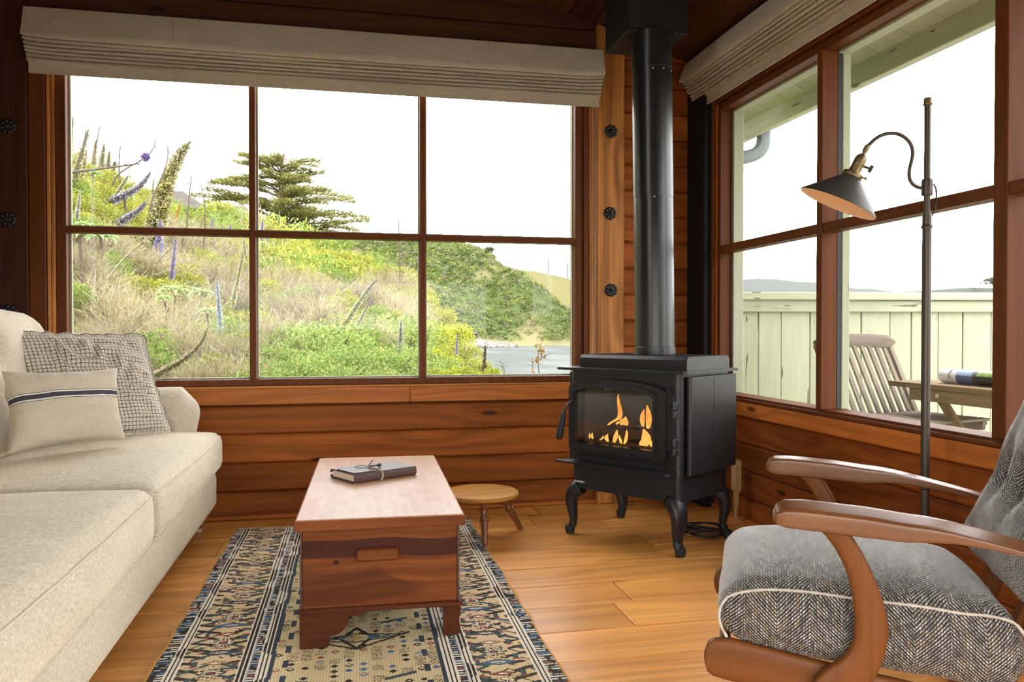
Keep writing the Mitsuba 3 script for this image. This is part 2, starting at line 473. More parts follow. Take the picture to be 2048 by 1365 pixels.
part(window_1, 'apron', cbox(.361, 1.380, YB - .030, YB + .03, .606, .690, .005), 'm_trim', smooth=False, grain=(1, 0, 0), k=328)

# ---------------------------------------------------------------- right window
window_2 = struct('window_2')
zb, zt, xf = .652, 2.215, XR - .004
ys = [4.095, 3.138, 2.157, 1.20]
scene[window_2] = shape(cat(cbox(xf, XR + .11, ys[0], ys[0] + .036, zb - .03, zt + .03, .003), cbox(xf, XR + .11, ys[3] - .04, ys[3], zb - .03, zt + .03, .003),
                            cbox(xf, XR + .11, ys[3], ys[0], zb - .026, zb, .003), cbox(xf, XR + .11, ys[3], ys[0], zt, zt + .036, .003)), 'm_sash', smooth=False, grain=(0, 0, 1), k=330)
for i, y in enumerate(ys[1:3]):
    w = .020 + .008 * i
    part(window_2, 'muntin', cbox(xf - .012, XR + .060, y - w, y + w, zb, zt, .003), 'm_sash', smooth=False, grain=(0, 0, 1), k=331 + i)
    part(window_2, 'spacer', cbox(XR + .0625, XR + .085, y - w * .8, y + w * .8, zb, zt, .002), 'm_rubber', smooth=False)
    part(window_2, 'outer_bar', cbox(XR + .087, XR + .125, y - w * .9, y + w * .9, zb, zt, .003), 'm_paint', smooth=False, grain=(0, 0, 1), k=334)
for i in range(3):
    a, b = ys[i + 1] + (.0205 if i == 0 else .0285), ys[i] - (0 if i == 0 else .0205)
    part(window_2, 'muntin', cbox(xf - .006, XR + .060, a, b, 1.443 - .021, 1.443 + .021, .003), 'm_sash', smooth=False, grain=(0, 1, 0), k=336 + i)
    for lo, hi in ((zb, 1.421), (1.465, zt)):
        pane = trimesh.Trimesh([(XR + .061, a, lo), (XR + .061, b, lo), (XR + .061, b, hi), (XR + .061, a, hi)], [(0, 1, 2), (0, 2, 3)])
        part(window_2, 'pane', pane, 'm_pane', smooth=False)
part(window_2, 'outer_bar', cbox(XR + .065, XR + .125, ys[0] - .024, ys[0] + .03, zb, zt, .003), 'm_paint', smooth=False, grain=(0, 0, 1), k=335)
part(window_2, 'outer_bar', cbox(XR + .065, XR + .125, ys[3], ys[0] - .026, zt - .012, zt + .03, .003), 'm_paint', smooth=False, grain=(0, 1, 0), k=335)
part(window_2, 'casing', cbox(XR - .030, XR + .03, 4.133, 4.164, .552, 2.30, .004), 'm_sash', smooth=False, grain=(0, 0, 1), k=340)
part(window_2, 'casing', cbox(XR - .016, XR + .03, 4.1175, 4.132, .60, 2.25, .003), 'm_trim', smooth=False, grain=(0, 0, 1), k=341)
part(window_2, 'casing', cbox(XR - .028, XR + .03, 1.0, 4.131, 2.256, 2.33, .004), 'm_sash', smooth=False, grain=(0, 1, 0), k=342)
part(window_2, 'sill', cbox(XR - .020, XR + .03, 1.0, 4.116, .625, .641, .003), 'm_sash', smooth=False, grain=(0, 1, 0), k=343)
part(window_2, 'apron', cbox(XR - .030, XR + .03, 1.0, 4.132, .553, .624, .005), 'm_trim', smooth=False, grain=(0, 1, 0), k=344)


# ---------------------------------------------------------------- roman blinds
def linen(c0, c1, scale):
    def fn(p, n, uv):
        a = noise(p.x * scale, p.y * scale, p.z * scale * .35)
        b = noise(p.x * scale * .3, p.y * scale * .3, p.z * scale * 1.1)
        c = noise(p.x * 9, p.y * 9, p.z * 9)
        d = noise(p.x * 26, p.y * 150, p.z * 150)
        return mix(c0, c1, dr.clip(0.75 * a + 0.75 * b + .30 * c + .35 * d - .60, 0, 1))
    return proc(fn)


B['m_blind'] = principled(linen((.52, .46, .375), (.38, .335, .27), 420), .9, spec=.1, sheen=.3)


def roman_blind(length, drop, seams, M, label):
    """Folded fabric: a top flap and a stack of drooping folds over a flat hem, its profile pushed out from the wall (local: x along, y out from the wall, z up from the hem)."""
    key = thing('roman_blind', label, 'blind')
    prof = [(.012, 0), (.020, .0), (.022, .045), (.030, .052)]
    n = 6
    for i in range(n):
        z = .056 + i * .0155
        out = .044 + .012 * i
        prof += [(out - .012, z + .001), (out, z - .005), (out + .004, z + .001), (out - .002, z + .010), (out - .014, z + .0135)]
    zt = .056 + n * .0155
    prof += [(.106, zt - .004), (.122, zt - .008), (.130, zt + .001), (.126, zt + .022), (.110, zt + .07), (.088, drop - .006), (.076, drop), (.0, drop), (.0, .1)]
    prof = np.array(prof)
    m = 61
    V = []
    r = np.random.default_rng(int(length * 100))
    for j, s in enumerate(np.linspace(0, 1, m)):
        x = (s - .5) * length
        p = prof.copy()
        ph = meshkit.fbm(np.array([[s * 5, i * .7, 2.0] for i in range(len(p))]), 2, 4) - .5
        p[:, 0] += np.where(p[:, 0] > .03, ph * .010, ph * .004)
        edge = max(0, 1 - min(s, 1 - s) / .05)
        p[:, 1] += np.where((p[:, 0] > .03) & (p[:, 1] < zt + .02), -.006 * math.sin(s * math.pi) + ph * .006 + .010 * edge ** 2 * (p[:, 0] > .05), 0)
        V.append(np.stack([np.full(len(p), x), -p[:, 0], p[:, 1]], 1))
    V = np.array(V)
    c = len(prof)
    i, j = np.meshgrid(np.arange(m - 1), np.arange(c), indexing='ij')
    q = np.stack([i * c + j, (i + 1) * c + j, (i + 1) * c + (j + 1) % c, i * c + (j + 1) % c], -1).reshape(-1, 4)
    ends = [trimesh.creation.triangulate_polygon(Polygon(prof), engine='earcut')[1]]
    f = np.vstack([q[:, [0, 1, 2]], q[:, [0, 2, 3]], ends[0], ends[0][:, ::-1] + (m - 1) * c])
    mesh = trimesh.Trimesh(V.reshape(-1, 3), f, process=False)
    mesh.fix_normals()
    part(key, 'fabric', mesh, 'm_blind', smooth=50, M=M)
    for s in seams:
        pts = [(x, y, z) for y, z in [(-.0235, .004), (-.0245, .044)] for x in [(s - .5) * length]]
        part(key, 'seam', tube([(x, y, z) for x, y, z in pts], .0012, 5), 'm_blind', M=M)
        pts = [((s - .5) * length, -.1275 + .038 * t ** 1.3, zt + .022 + t * (drop - .030 - zt)) for t in np.linspace(.02, .98, 5)]
        part(key, 'seam', tube(pts, .0014, 5), 'm_blind', M=M)
    return key


b1 = roman_blind(2.93, .305, (.235, .78), frame((-.035, YB - .03, 2.262), (1, 0, 0), (0, 1, 0)), 'long folded beige fabric roman blind over the back window')
pts = []
for i in range(150):
    a = i / 150
    for x, z in ((1.397, 2.27 - a * 1.42), (1.418, 2.27 - a * 1.42)):
        pts.append((x, YB - .034, z))
for i in range(5):
    a = math.pi * i / 4
    pts.append((1.4075 - .0105 * math.cos(a), YB - .034, .85 - .012 * math.sin(a)))
bead = trimesh.creation.icosphere(0, .0034)
V = (np.array(pts)[:, None] + bead.vertices[None]).reshape(-1, 3)
F = (bead.faces[None] + (np.arange(len(pts)) * len(bead.vertices))[:, None, None]).reshape(-1, 3)
B['m_chain'] = principled((.55, .48, .38), .4)
part(b1, 'pull_chain', trimesh.Trimesh(V, F, process=False), 'm_chain', smooth=True, label='pale beaded pull chain')
b2 = roman_blind(3.1, .27, (.3, .7), frame((XR - .03, 2.76, 2.262), (0, -1, 0), (1, 0, 0)), 'folded beige fabric roman blind over the right window')
# ---------------------------------------------------------------- rug
RX, RY, RA = -.522, 4.156, -.0157      # far left corner and turn of the rug
RW, RL = 1.178, 3.1


def rug_fn(p, n, uv):
    q = .0042                                   # weave cell
    u = (dr.floor(uv.x / q) + .5) * q
    v0 = uv.y + .004 * dr.sin(uv.x * 9) + .006 * noise(uv.x * 5, uv.y * 3)
    v = (dr.floor(v0 / q) + .5) * q
    side = dr.select(u > RW / 2, 1.0, 0.0)
    m = dr.minimum(u, RW - u) + .003 * (noise(v * 14, side * 9) - .5)
    cream, ivory, black = mi.Color3f(.60, .455, .24), mi.Color3f(.68, .61, .48), mi.Color3f(.022, .017, .014)
    navy, red, blue, teal = mi.Color3f(.028, .045, .065), mi.Color3f(.27, .062, .038), mi.Color3f(.06, .13, .23), mi.Color3f(.045, .075, .08)
    pick = lambda c, col, mask: dr.select(mask, col, c)
    frac = lambda x: x - dr.floor(x)
    # main border: rosettes, diamonds, hooked brackets along v, about 0.16 wide
    a = m - .175
    per = .232
    row = dr.floor(v / per)
    b = frac(v / per) * per - per / 2
    c = mix(cream, (.60, .44, .29), noise(u * 12, v * 9))
    wig = frac((v + dr.abs(a) * .42 + side * .05) / .052)
    wob = noise(u * 40, v * 40)
    line = (dr.abs(wig - .5) < .13 + .09 * wob) & (dr.abs(a) > .012 + .03 * noise(v * 30, u * 8))
    c = pick(c, black, line & (noise(u * 25 + 7, v * 31) > .27))
    wig3 = frac((v - dr.abs(a + .02) * .9 + .02 * side) / .0415)
    c = pick(c, black, (dr.abs(wig3 - .5) < .085) & (noise(u * 33 + 17, v * 27 + 2) > .52))
    wig2 = frac((v - dr.abs(a) * .7 + side * .08) / .0773)
    c = pick(c, teal, (dr.abs(wig2 - .5) < .11) & (noise(u * 18 + 3, v * 22 + 5) > .48))

    def rosette(c, b0, core, R):
        bb = b - b0
        rr = dr.sqrt(a * a + bb * bb * 1.5)
        ang = dr.atan2(bb * 1.2, a)
        pet = R * (1 + .22 * dr.cos(8 * ang))
        c = pick(c, black, rr < pet)
        c = pick(c, ivory, (rr < pet - .007) & (dr.abs(dr.sin(4 * ang)) > .28))
        c = pick(c, black, rr < R * .42)
        return pick(c, core, rr < R * .30)

    def diamond(c, b0, A, H, col, core):
        d = dr.abs(a) / A + dr.abs(b - b0) / H
        c = pick(c, black, d < 1.12)
        c = pick(c, col, d < .95)
        c = pick(c, ivory, d < .45)
        return pick(c, core, d < .25)

    odd = frac(row / 2) > .25
    c = rosette(c, .0, red, .036)
    c = diamond(c, .078, .062, .020, dr.select(odd, blue, navy), red)
    c = diamond(c, -.074, .040, .015, dr.select(odd, mi.Color3f(.42, .22, .09), red), ivory)
    c = diamond(c, .038, .028, .010, dr.select(odd, mi.Color3f(.55, .33, .12), red), cream)
    c = diamond(c, -.040, .030, .010, cream, red)
    sgn = dr.select(frac(v / .116) > .5, 1.0, -1.0)
    aa = a * sgn
    bk = frac(v / .116) * .116 - .058
    c = pick(c, teal, (aa > .052) & (aa < .068) & (dr.abs(bk) < .034))
    c = pick(c, teal, (aa > .020) & (aa < .068) & (dr.abs(bk - .030) < .0055))
    c = pick(c, red, (aa < -.045) & (aa > -.072) & (dr.abs(bk) < .010 - .2 * dr.abs(aa + .058)))
    # guard bands with comb teeth
    comb = frac(v / .017)
    block = frac(v / .068)
    gc = dr.select(comb < .42, ivory, navy)
    gc = pick(gc, dr.select(cell_rand(dr.floor(v / .068), side) > .45, red, blue), block < .20)
    gc = pick(gc, black, (noise(u * 90, v * 60) > .66))
    c = pick(c, gc, (m < .046) & (m > .008))
    c = pick(c, gc, (m > .277) & (m < .302))
    # triple stripes
    def stripes(c, lo, nn):
        i = dr.floor((m - lo) / .0062)
        return pick(c, dr.select(frac(i / 2) < .25, ivory, black), (m >= lo) & (m < lo + .0062 * nn))
    c = stripes(c, .046, 5)
    c = stripes(c, .246, 5)
    c = stripes(c, .302, 5)
    c = pick(c, mi.Color3f(.30, .33, .36), ((m > .277) & (m < .281)))
    c = pick(c, navy, (m > .333) & (m < .346))
    # field
    fm = m > .346
    x, y = u - RW / 2, frac(v / .44) * .44 - .22
    fc = mix((.62, .50, .29), (.55, .42, .225), noise(u * 9, v * 7))
    fc = fc * (.86 + .22 * dr.select(frac(uv.x / .0085) < .5, 0., 1.))
    star = dr.abs(x) / .15 + dr.abs(y) / .035
    st2 = dr.abs(x) / .05 + dr.abs(y) / .085
    fc = pick(fc, black, (dr.abs(star - 1) < .12) | (dr.abs(st2 - 1) < .14))
    fc = pick(fc, blue, (star < .8) & (dr.abs(x) > .035) & (noise(u * 60, v * 60) > .3))
    fc = pick(fc, mi.Color3f(.5, .3, .1), st2 < .35)
    vd = dr.abs(dr.abs(x) * .62 + y - .09)
    fc = pick(fc, black, (vd < .006) & (dr.abs(x) < .17))
    fc = pick(fc, teal, (dr.abs(dr.abs(x) - .125) < .045) & (dr.abs(y + .13 + .3 * (dr.abs(x) - .125)) < .009))
    fc = pick(fc, navy, (dr.abs(dr.abs(x) - .205) < .0085) & (dr.abs(frac(v / .11) - .5) < .24))
    ci, cj = dr.floor(u / .042), dr.floor(v / .036)
    lx, ly = frac(u / .042) * .042 - .021, frac(v / .036) * .036 - .018
    rr = cell_rand(ci, cj, 4)
    mot = dr.abs(lx) + dr.abs(ly)
    col = dr.select(cell_rand(ci, cj, 9) < .25, red, dr.select(cell_rand(ci, cj, 9) < .45, blue, black))
    fc = pick(fc, col, (rr < .20) & (mot < .0125))
    fc = pick(fc, col, (rr >= .20) & (rr < .42) & (dr.abs(mot - .011) < .003))
    fc = pick(fc, black, (rr >= .42) & (rr < .68) & (dr.abs(frac((ly + lx * .55) / .011) - .5) < .16) & (dr.abs(lx) < .016))
    c = dr.select(fm, fc, c)
    c = pick(c, mi.Color3f(.50, .24, .055), m < .008)
    weave = .90 + .16 * noise(uv.x * 420, uv.y * 160)
    worn = noise(u * 6 + 3, v * 5)
    return mix(c, (.42, .36, .26), .03 + .06 * worn) * weave


B['m_rug'] = principled(proc(rug_fn), .95, spec=.05)
Mr = frame((RX, RY, 0), (math.cos(RA), math.sin(RA), 0), (math.sin(RA), -math.cos(RA), 0), (0, 0, 1))
nu, nv = 41, 100
U, V = np.meshgrid(np.linspace(0, RW, nu), np.linspace(0, RL, nv))
z = .0075 + .0025 * meshkit.fbm(np.stack([U * 3, V * 2.2, U * 0], -1), 3, 8)
edge = np.where((U == 0) | (U == RW), .004, 0) * np.sin(V * 17 + np.sin(V * 5) * 2)
top = np.stack([U + edge, V, z], -1).reshape(-1, 3)
i, j = np.meshgrid(np.arange(nv - 1), np.arange(nu - 1), indexing='ij')
q = np.stack([i * nu + j, (i + 1) * nu + j, (i + 1) * nu + j + 1, i * nu + j + 1], -1).reshape(-1, 4)
bot = top.copy()
bot[:, 2] = .0008
nn = len(top)
ring = np.r_[np.arange(nu), np.arange(1, nv) * nu + nu - 1, (nv - 1) * nu + np.arange(nu - 2, -1, -1), np.arange(nv - 2, 0, -1) * nu]
r2 = np.roll(ring, -1)
f = np.vstack([q[:, [0, 2, 1]], q[:, [0, 3, 2]], q[:, [0, 1, 2]] + nn, q[:, [0, 2, 3]] + nn, np.stack([ring, r2, r2 + nn], 1), np.stack([ring, r2 + nn, ring + nn], 1)])
vv = np.vstack([top, bot])
mesh = trimesh.Trimesh(vv, f, process=False)
rug_uv = np.vstack([np.stack([U, V], -1).reshape(-1, 2)] * 2)
mesh.apply_transform(Mr)
mesh.fix_normals()
rug = whole('rug', mikit.ply(mesh, 'm_rug', smooth=False, uv=rug_uv), None, 'patterned oriental runner in cream, black and blue lying under the wooden chest', 'rug')
B['m_fringe'] = principled((.55, .50, .42), .9)
ms = []
for t in np.linspace(.01, RW - .01, 150):
    a = rng.normal(0, .5)
    L = rng.uniform(.018, .034)
    ms.append(tube([(t, 0, .008), (t + .2 * L * a, -L * .5, .008), (t + L * a * .6, -L, .004)], .0022, 4))
part(rug, 'fringe', cat(*ms), 'm_fringe', M=Mr, smooth=False, kind='stuff', label='short pale knotted fringe')

# ---------------------------------------------------------------- cedar chest
CA = -.033
Mc = frame((-.128, 2.549, .0108), (math.cos(CA), math.sin(CA), 0), (-math.sin(CA), math.cos(CA), 0))
B['m_cedar'] = principled(wood((.18, .052, .013), (.095, .024, .007), (.035, .010, .008), ring=30, tone=.2, knots=.75), .42, spec=.1)


def front_fn(p, n, uv):
    u, v = uv.x, p.z + .012 * noise(p.x * 7, 3.0) + .018 * (p.x - .1)
    w = noise(u * 2.2, v * 9)
    g = .5 + .5 * dr.sin(v * 85 + w * 9 + noise(u * 1.2, v * 26) * 5)
    c = mix((.20, .058, .014), (.105, .026, .007), dr.clip(.6 * g + .45 * noise(u * 5, v * 220) - .05, 0, 1))
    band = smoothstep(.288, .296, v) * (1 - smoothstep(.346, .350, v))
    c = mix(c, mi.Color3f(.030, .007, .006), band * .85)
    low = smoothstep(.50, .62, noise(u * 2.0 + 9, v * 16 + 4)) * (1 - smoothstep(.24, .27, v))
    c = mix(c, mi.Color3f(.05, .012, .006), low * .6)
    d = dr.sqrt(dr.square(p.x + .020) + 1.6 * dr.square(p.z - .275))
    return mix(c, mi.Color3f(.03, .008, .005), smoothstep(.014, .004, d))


B['m_cedardark'] = principled(wood((.085, .022, .008), (.045, .011, .005), (.02, .006, .004), ring=30, tone=.3, knots=2), .45, spec=.1)
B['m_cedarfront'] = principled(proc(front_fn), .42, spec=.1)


def lid_fn(p, n, uv):
    g = fbm(p.x * 9, p.y * 2.2, p.z * 9)
    s = noise(p.x * 60, p.y * 8, 1.0)
    w = smoothstep(.45, .72, fbm(p.x * 6 + 4, p.y * 5, 3.0))
    spots = smoothstep(.72, .80, noise(p.x * 34, p.y * 22, 7.0)) * .35
    c = mix((.42, .24, .135), (.33, .165, .08), dr.clip(.6 * g + .4 * s, 0, 1))
    c = mix(c, mi.Color3f(.42, .13, .035), w * .5)
    return mix(c, mi.Color3f(.20, .10, .07), spots * .45)


B['m_lid'] = principled(proc(lid_fn), .40, spec=.25, clearcoat=.10, clearcoat_gloss=.7)
B['m_dovetail'] = principled((.045, .014, .009), .5)
ch = thing('cedar_chest', 'low reddish cedar chest with bracket feet standing on the patterned rug', 'chest')
W, D = .492, 1.185
body = man(box(0, W, 0, D, .118, .368)) - man(box(.02, W - .02, .02, D - .02, .14, .4))
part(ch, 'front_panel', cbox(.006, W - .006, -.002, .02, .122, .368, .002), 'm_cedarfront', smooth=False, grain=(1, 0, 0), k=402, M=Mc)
part(ch, 'back_panel', cbox(.006, W - .006, D - .02, D + .002, .122, .368, .002), 'm_cedar', smooth=False, grain=(1, 0, 0), k=403, M=Mc)
part(ch, 'side_panel', cbox(0, .019, 0, D, .122, .368, .002), 'm_cedar', smooth=False, grain=(0, 1, 0), k=404, M=Mc)
part(ch, 'side_panel', cbox(W - .019, W, 0, D, .122, .368, .002), 'm_cedar', smooth=False, grain=(0, 1, 0), k=405, M=Mc)
part(ch, 'corner_edge', cbox(-.0015, .0055, -.0035, .012, .122, .366, .001), 'm_dovetail', smooth=False, M=Mc)
part(ch, 'corner_edge', cbox(W - .0055, W + .0015, -.0035, .012, .122, .366, .001), 'm_dovetail', smooth=False, M=Mc)
part(ch, 'floor_board', box(.0, W, .0, D, .112, .122), 'm_dovetail', smooth=False, M=Mc)
lid = part(ch, 'lid', cbox(-.016, W + .018, -.022, D + .012, .368, .403, .006), 'm_lid', smooth=False, M=Mc, label='worn pale glossy lid')
part(lid, 'front_edge', cbox(-.0158, W + .0178, -.0235, -.018, .3685, .3995, .002), 'm_cedar', smooth=False, grain=(1, 0, 0), k=409, M=Mc)
part(ch, 'handle', cbox(.172, .300, -.030, -.002, .268, .306, .005), 'm_cedar', smooth=False, grain=(1, 0, 0), k=407, M=Mc, label='small block handle')
part(ch, 'base_moulding', cat(cbox(-.006, W + .012, -.010, .012, .106, .122, .003), cbox(-.006, .014, .0125, D, .106, .122, .003), cbox(W - .008, W + .012, .0125, D, .106, .122, .003)), 'm_cedardark',
     smooth=False, grain=(1, 0, 0), k=408, M=Mc)


def bracket(w, h, flip):
    """A bracket foot cut from board: straight outer edge, ogee inner edge."""
    pts = [(0, 0), (w * .56, 0), (w * .60, .012), (w * .62, .035)] + [(w * (.62 + .38 * math.sin(t)), .035 + (h - .048) * (1 - math.cos(t))) for t in np.linspace(.15, math.pi / 2, 7)] + [(w * 1.25, h - .012), (w * 1.35, h), (0, h)]
    if flip:
        pts = [(-x, z) for x, z in pts][::-1]
    m = trimesh.creation.extrude_polygon(Polygon(pts), .018, engine='earcut')
    return moved(m, np.array([[1, 0, 0, 0], [0, 0, 1, 0], [0, 1, 0, 0], [0, 0, 0, 1.]]))


def fix(m):
    m.fix_normals()
    return m


part(ch, 'foot', fix(cat(moved(bracket(.15, .106, False), T_(-.003, -.006, 0)), box(-.003, .015, .0125, .10, 0, .106))), 'm_cedardark', smooth=False, grain=(1, 0, 0), k=410, M=Mc)
rf = [(0, 0), (.046, 0), (.052, .006), (.054, .03), (.050, .05), (.054, .07), (.054, .106), (0, .106)]
m = trimesh.creation.extrude_polygon(Polygon([(x - .002, z) for x, z in rf]), .018, engine='earcut')
m = moved(m, np.array([[1, 0, 0, W - .044], [0, 0, 1, .028], [0, 1, 0, 0], [0, 0, 0, 1.]]))
part(ch, 'foot', fix(cat(m, box(W - .012, W + .006, .0465, .14, 0, .106))), 'm_cedardark', smooth=False, grain=(0, 0, 1), k=411, M=Mc)
part(ch, 'foot', fix(cat(moved(bracket(.10, .106, False), T_(-.003, D - .018, 0)), box(-.003, .015, D - .10, D - .02, 0, .106))), 'm_cedardark', smooth=False, grain=(1, 0, 0), k=412, M=Mc)
part(ch, 'foot', fix(cat(moved(bracket(.10, .106, True), T_(W + .006, D - .018, 0)), box(W - .012, W + .006, D - .10, D - .02, 0, .106))), 'm_cedardark', smooth=False, grain=(1, 0, 0), k=413, M=Mc)

# ---------------------------------------------------------------- leather journal on the chest
JZ = .4142
P0, P1 = np.array([.045, 3.085]), np.array([.300, 3.335])      # near left corner, near right corner of the journal
jx = (P1 - P0) / np.linalg.norm(P1 - P0)
jx = np.array([math.cos(.52), math.sin(.52)])
jy = np.array([-jx[1], jx[0]])
JL, JW, JH = .285, .185, .036
Mj = frame((P0[0], P0[1], JZ), (*jx, 0), (*jy, 0))
B['m_leather'] = principled((.062, .032, .025), .5, spec=.35, sheen=.1)
B['m_leather2'] = principled((.30, .24, .18), .55)
B['m_paper'] = principled((.62, .50, .40), .8)
jn = thing('journal', 'brown leather wrap journal with a tied strap lying on the chest lid', 'book')
t = .004
outer = Polygon([(0, 0), (JW, 0), (JW, JH), (0, JH)]).buffer(-.013).buffer(.013)
inner = outer.buffer(-t)
ring = outer.difference(inner).difference(Polygon([(JW * .72, JH * .35), (JW + 1, JH * .35), (JW + 1, JH * .6), (JW * .72, JH * .6)]))
prof3 = np.array([[0, 0, 1, 0], [1, 0, 0, 0], [0, 1, 0, 0], [0, 0, 0, 1.]])
part(jn, 'cover', fix(moved(trimesh.creation.extrude_polygon(ring, JL, engine='earcut'), prof3)), 'm_leather', M=Mj, smooth=40)
flap = [(.02 + .0, .0), (.09, .0), (.105, .03), (.1, JW * .9), (.03, JW * .93)]
part(jn, 'flap', fix(moved(trimesh.creation.extrude_polygon(Polygon([(.004, .012), (JL * .36, .010), (JL * .40, .05), (JL * .38, JW * .8), (.004, JW * .75)]), .003, engine='earcut'), T_(0, 0, JH + .0005))), 'm_leather', M=Mj, smooth=False)
part(jn, 'pages', cbox(.004, JL - .004, .007, JW - .012, .006, JH - .006, .001), 'm_paper', M=Mj, smooth=False)
xs = JL * .42
strap = tube(curve([(xs, JW * .5, JH + .003), (xs - .004, JW * .12, JH + .004), (xs + .004, -.003, JH - .012), (xs + .002, -.003, .010), (xs, .02, .001)], 24), .0045, 6)
loop = loft([((xs - .01 + .01 * math.sin(a), JW * .45 - .02 * a, JH + .004 + .034 * math.sin(min(a, 1.2))), (.006, .002, 0), (.0, .0, .0016)) for a in np.linspace(0, 1.5, 8)], 8)
tail = tube(curve([(xs, JW * .48, JH + .005), (xs + .02, JW * .40, JH + .010), (xs + .045, JW * .42, JH + .008)], 12), [.003] * 8 + [.006, .008, .008, .005], 6)
tail2 = loft([((xs - .045 * s, JW * (.5 + .16 * s), JH + .004 + .008 * math.sin(3 * s)), (.004, .006, 0), (0, 0, .0015)) for s in np.linspace(0, 1, 6)], 8)
part(jn, 'strap', cat(strap, loop), 'm_leather2', M=Mj, smooth=True, label='pale leather strap tied round the middle')
part(jn, 'toggle', cat(tail, tail2), 'm_leather', M=Mj, smooth=True)

# ---------------------------------------------------------------- stool
B['m_seat'] = principled(wood((.50, .24, .050), (.36, .145, .030), (.12, .05, .015), ring=34, tone=.1, knots=.5), .42, spec=.15)
B['m_legwood'] = principled(wood((.20, .07, .022), (.11, .036, .012), (.05, .02, .01), ring=60, tone=.1, knots=2), .3, spec=.55)
stl = thing('milking_stool', 'small round wooden stool with turned legs between the chest and the stove', 'stool')
SC = np.array([.655, 3.80])
seat = part(stl, 'seat', lathe([(0, .196), (.168, .196), (.180, .203), (.184, .211), (.180, .219), (.172, .2225), (0, .2225)], 48), 'm_seat', grain=(1, .2, 0), k=420, M=T_(SC[0], SC[1], 0), smooth=30)
for a in (-1.65, .45, 2.75):
    top_ = SC + .115 * np.array([math.cos(a), math.sin(a)])
    pr = [(0, 0), (.010, 0), (.0125, .004), (.0165, .09), (.0175, .102), (.022, .106), (.022, .112), (.016, .116), (.0185, .122), (.0185, .126), (.013, .132), (.018, .145), (.0185, .155), (.013, .168), (.012, .178), (.017, .20), (0, .20)]
    foot = SC + (.20 if a < -1 else .245) * np.array([math.cos(a), math.sin(a)])
    base = .0112 if a < -1 else 0.0
    Lg = np.linalg.norm([*(top_ - foot), .197 - base])
    leg = lathe([(r, zz / .2 * Lg) for r, zz in pr], 16)
    part(stl, 'leg', leg, 'm_legwood', grain=(0, 0, 1), k=424, M=along((*foot, base), (*top_, .197)), smooth=40)

# ---------------------------------------------------------------- floor lamp
B['m_pole'] = principled((.085, .070, .055), .38, metal=.75)
B['m_brass'] = principled((.26, .19, .09), .42, metal=.8)
B['m_shade'] = principled((.075, .070, .062), .5, metal=.55)
B['m_enamel'] = principled((.80, .56, .36), .6)
lp = thing('floor_lamp', 'dark metal floor lamp with a gooseneck arm and cone shade by the right window', 'lamp')
LX, LY = 1.858, 2.265
Ml = frame((LX, LY, 0), (.978, -.208, 0), (.208, .978, 0))
part(lp, 'base', lathe([(0, .001), (.135, .001), (.14, .006), (.135, .014), (.05, .024), (.022, .04), (.018, .055), (0, .055)], 40), 'm_pole', M=Ml, smooth=40)
part(lp, 'pole', lathe([(0, .05), (.0138, .05), (.0138, 1.335), (.0, 1.335)], 20), 'm_pole', M=Ml, smooth=40)
part(lp, 'pole', lathe([(0, 1.33), (.0098, 1.33), (.0098, 1.735), (0, 1.735)], 20), 'm_pole', M=Ml, smooth=40, label='thinner upper pole')
part(lp, 'collar', lathe([(0, 1.330), (.0165, 1.330), (.0175, 1.334), (.0165, 1.338), (.0142, 1.340), (.0142, 1.372), (0, 1.372)], 20), 'm_pole', M=Ml, smooth=40)
part(lp, 'collar', lathe([(0, .48), (.0145, .48), (.0185, .484), (.0185, .488), (.015, .491), (.0185, .494), (.0185, .497), (.0145, .50), (0, .50)], 20), 'm_pole', M=Ml, smooth=40)
part(lp, 'clamp', lathe([(0, 1.436), (.0155, 1.436), (.017, 1.440), (.017, 1.482), (.015, 1.488), (0, 1.488)], 20), 'm_pole', M=Ml, smooth=40)
part(lp, 'finial', cat(lathe([(0, 1.728), (.014, 1.728), (.0155, 1.731), (.0125, 1.735), (.0125, 1.748), (.0105, 1.751), (0, 1.751)], 8)), 'm_brass', M=Ml, smooth=40)
neck = [(-.010, 1.461), (-.034, 1.4645), (-.052, 1.48), (-.0585, 1.508), (-.052, 1.544), (-.0475, 1.576), (-.056, 1.605), (-.077, 1.626), (-.106, 1.637), (-.134, 1.635), (-.163, 1.623), (-.184, 1.605), (-.199, 1.591)]
part(lp, 'gooseneck', tube(curve([(a, 0, b) for a, b in neck], 60), .0055, 12), 'm_pole', M=Ml, smooth=True)
axis0, axis1 = np.array([-.193, 0, 1.598]), np.array([-.288, .032, 1.392])
A_ = lambda s: along(axis0, axis1) @ T_(0, 0, s)
part(lp, 'socket', lathe([(0, 0), (.0075, 0), (.0085, .003), (.0085, .022), (.0055, .024), (.0055, .030), (.012, .034), (.0175, .042), (.019, .052), (.0185, .060), (.0195, .062), (.0195, .066), (.0185, .068), (.019, .090),
                           (.0215, .096), (.0, .096)], 24), 'm_brass', M=Ml @ A_(0), smooth=35, label='brass socket')
part(lp, 'shade_holder', cat(lathe([(.017, .094), (.031, .096), (.033, .100), (.033, .110), (.029, .112), (.017, .110), (.017, .094)], 28),
                             *[moved(cat(lathe([(0, 0), (.0025, 0), (.0025, .016), (.0055, .017), (.0055, .020), (0, .020)], 8)), along((.031 * math.cos(a), .031 * math.sin(a), .104), (.05 * math.cos(a), .05 * math.sin(a), .104))) for a in (.1, 2.2, 4.0)]),
     'm_brass', M=Ml @ A_(0), smooth=35)
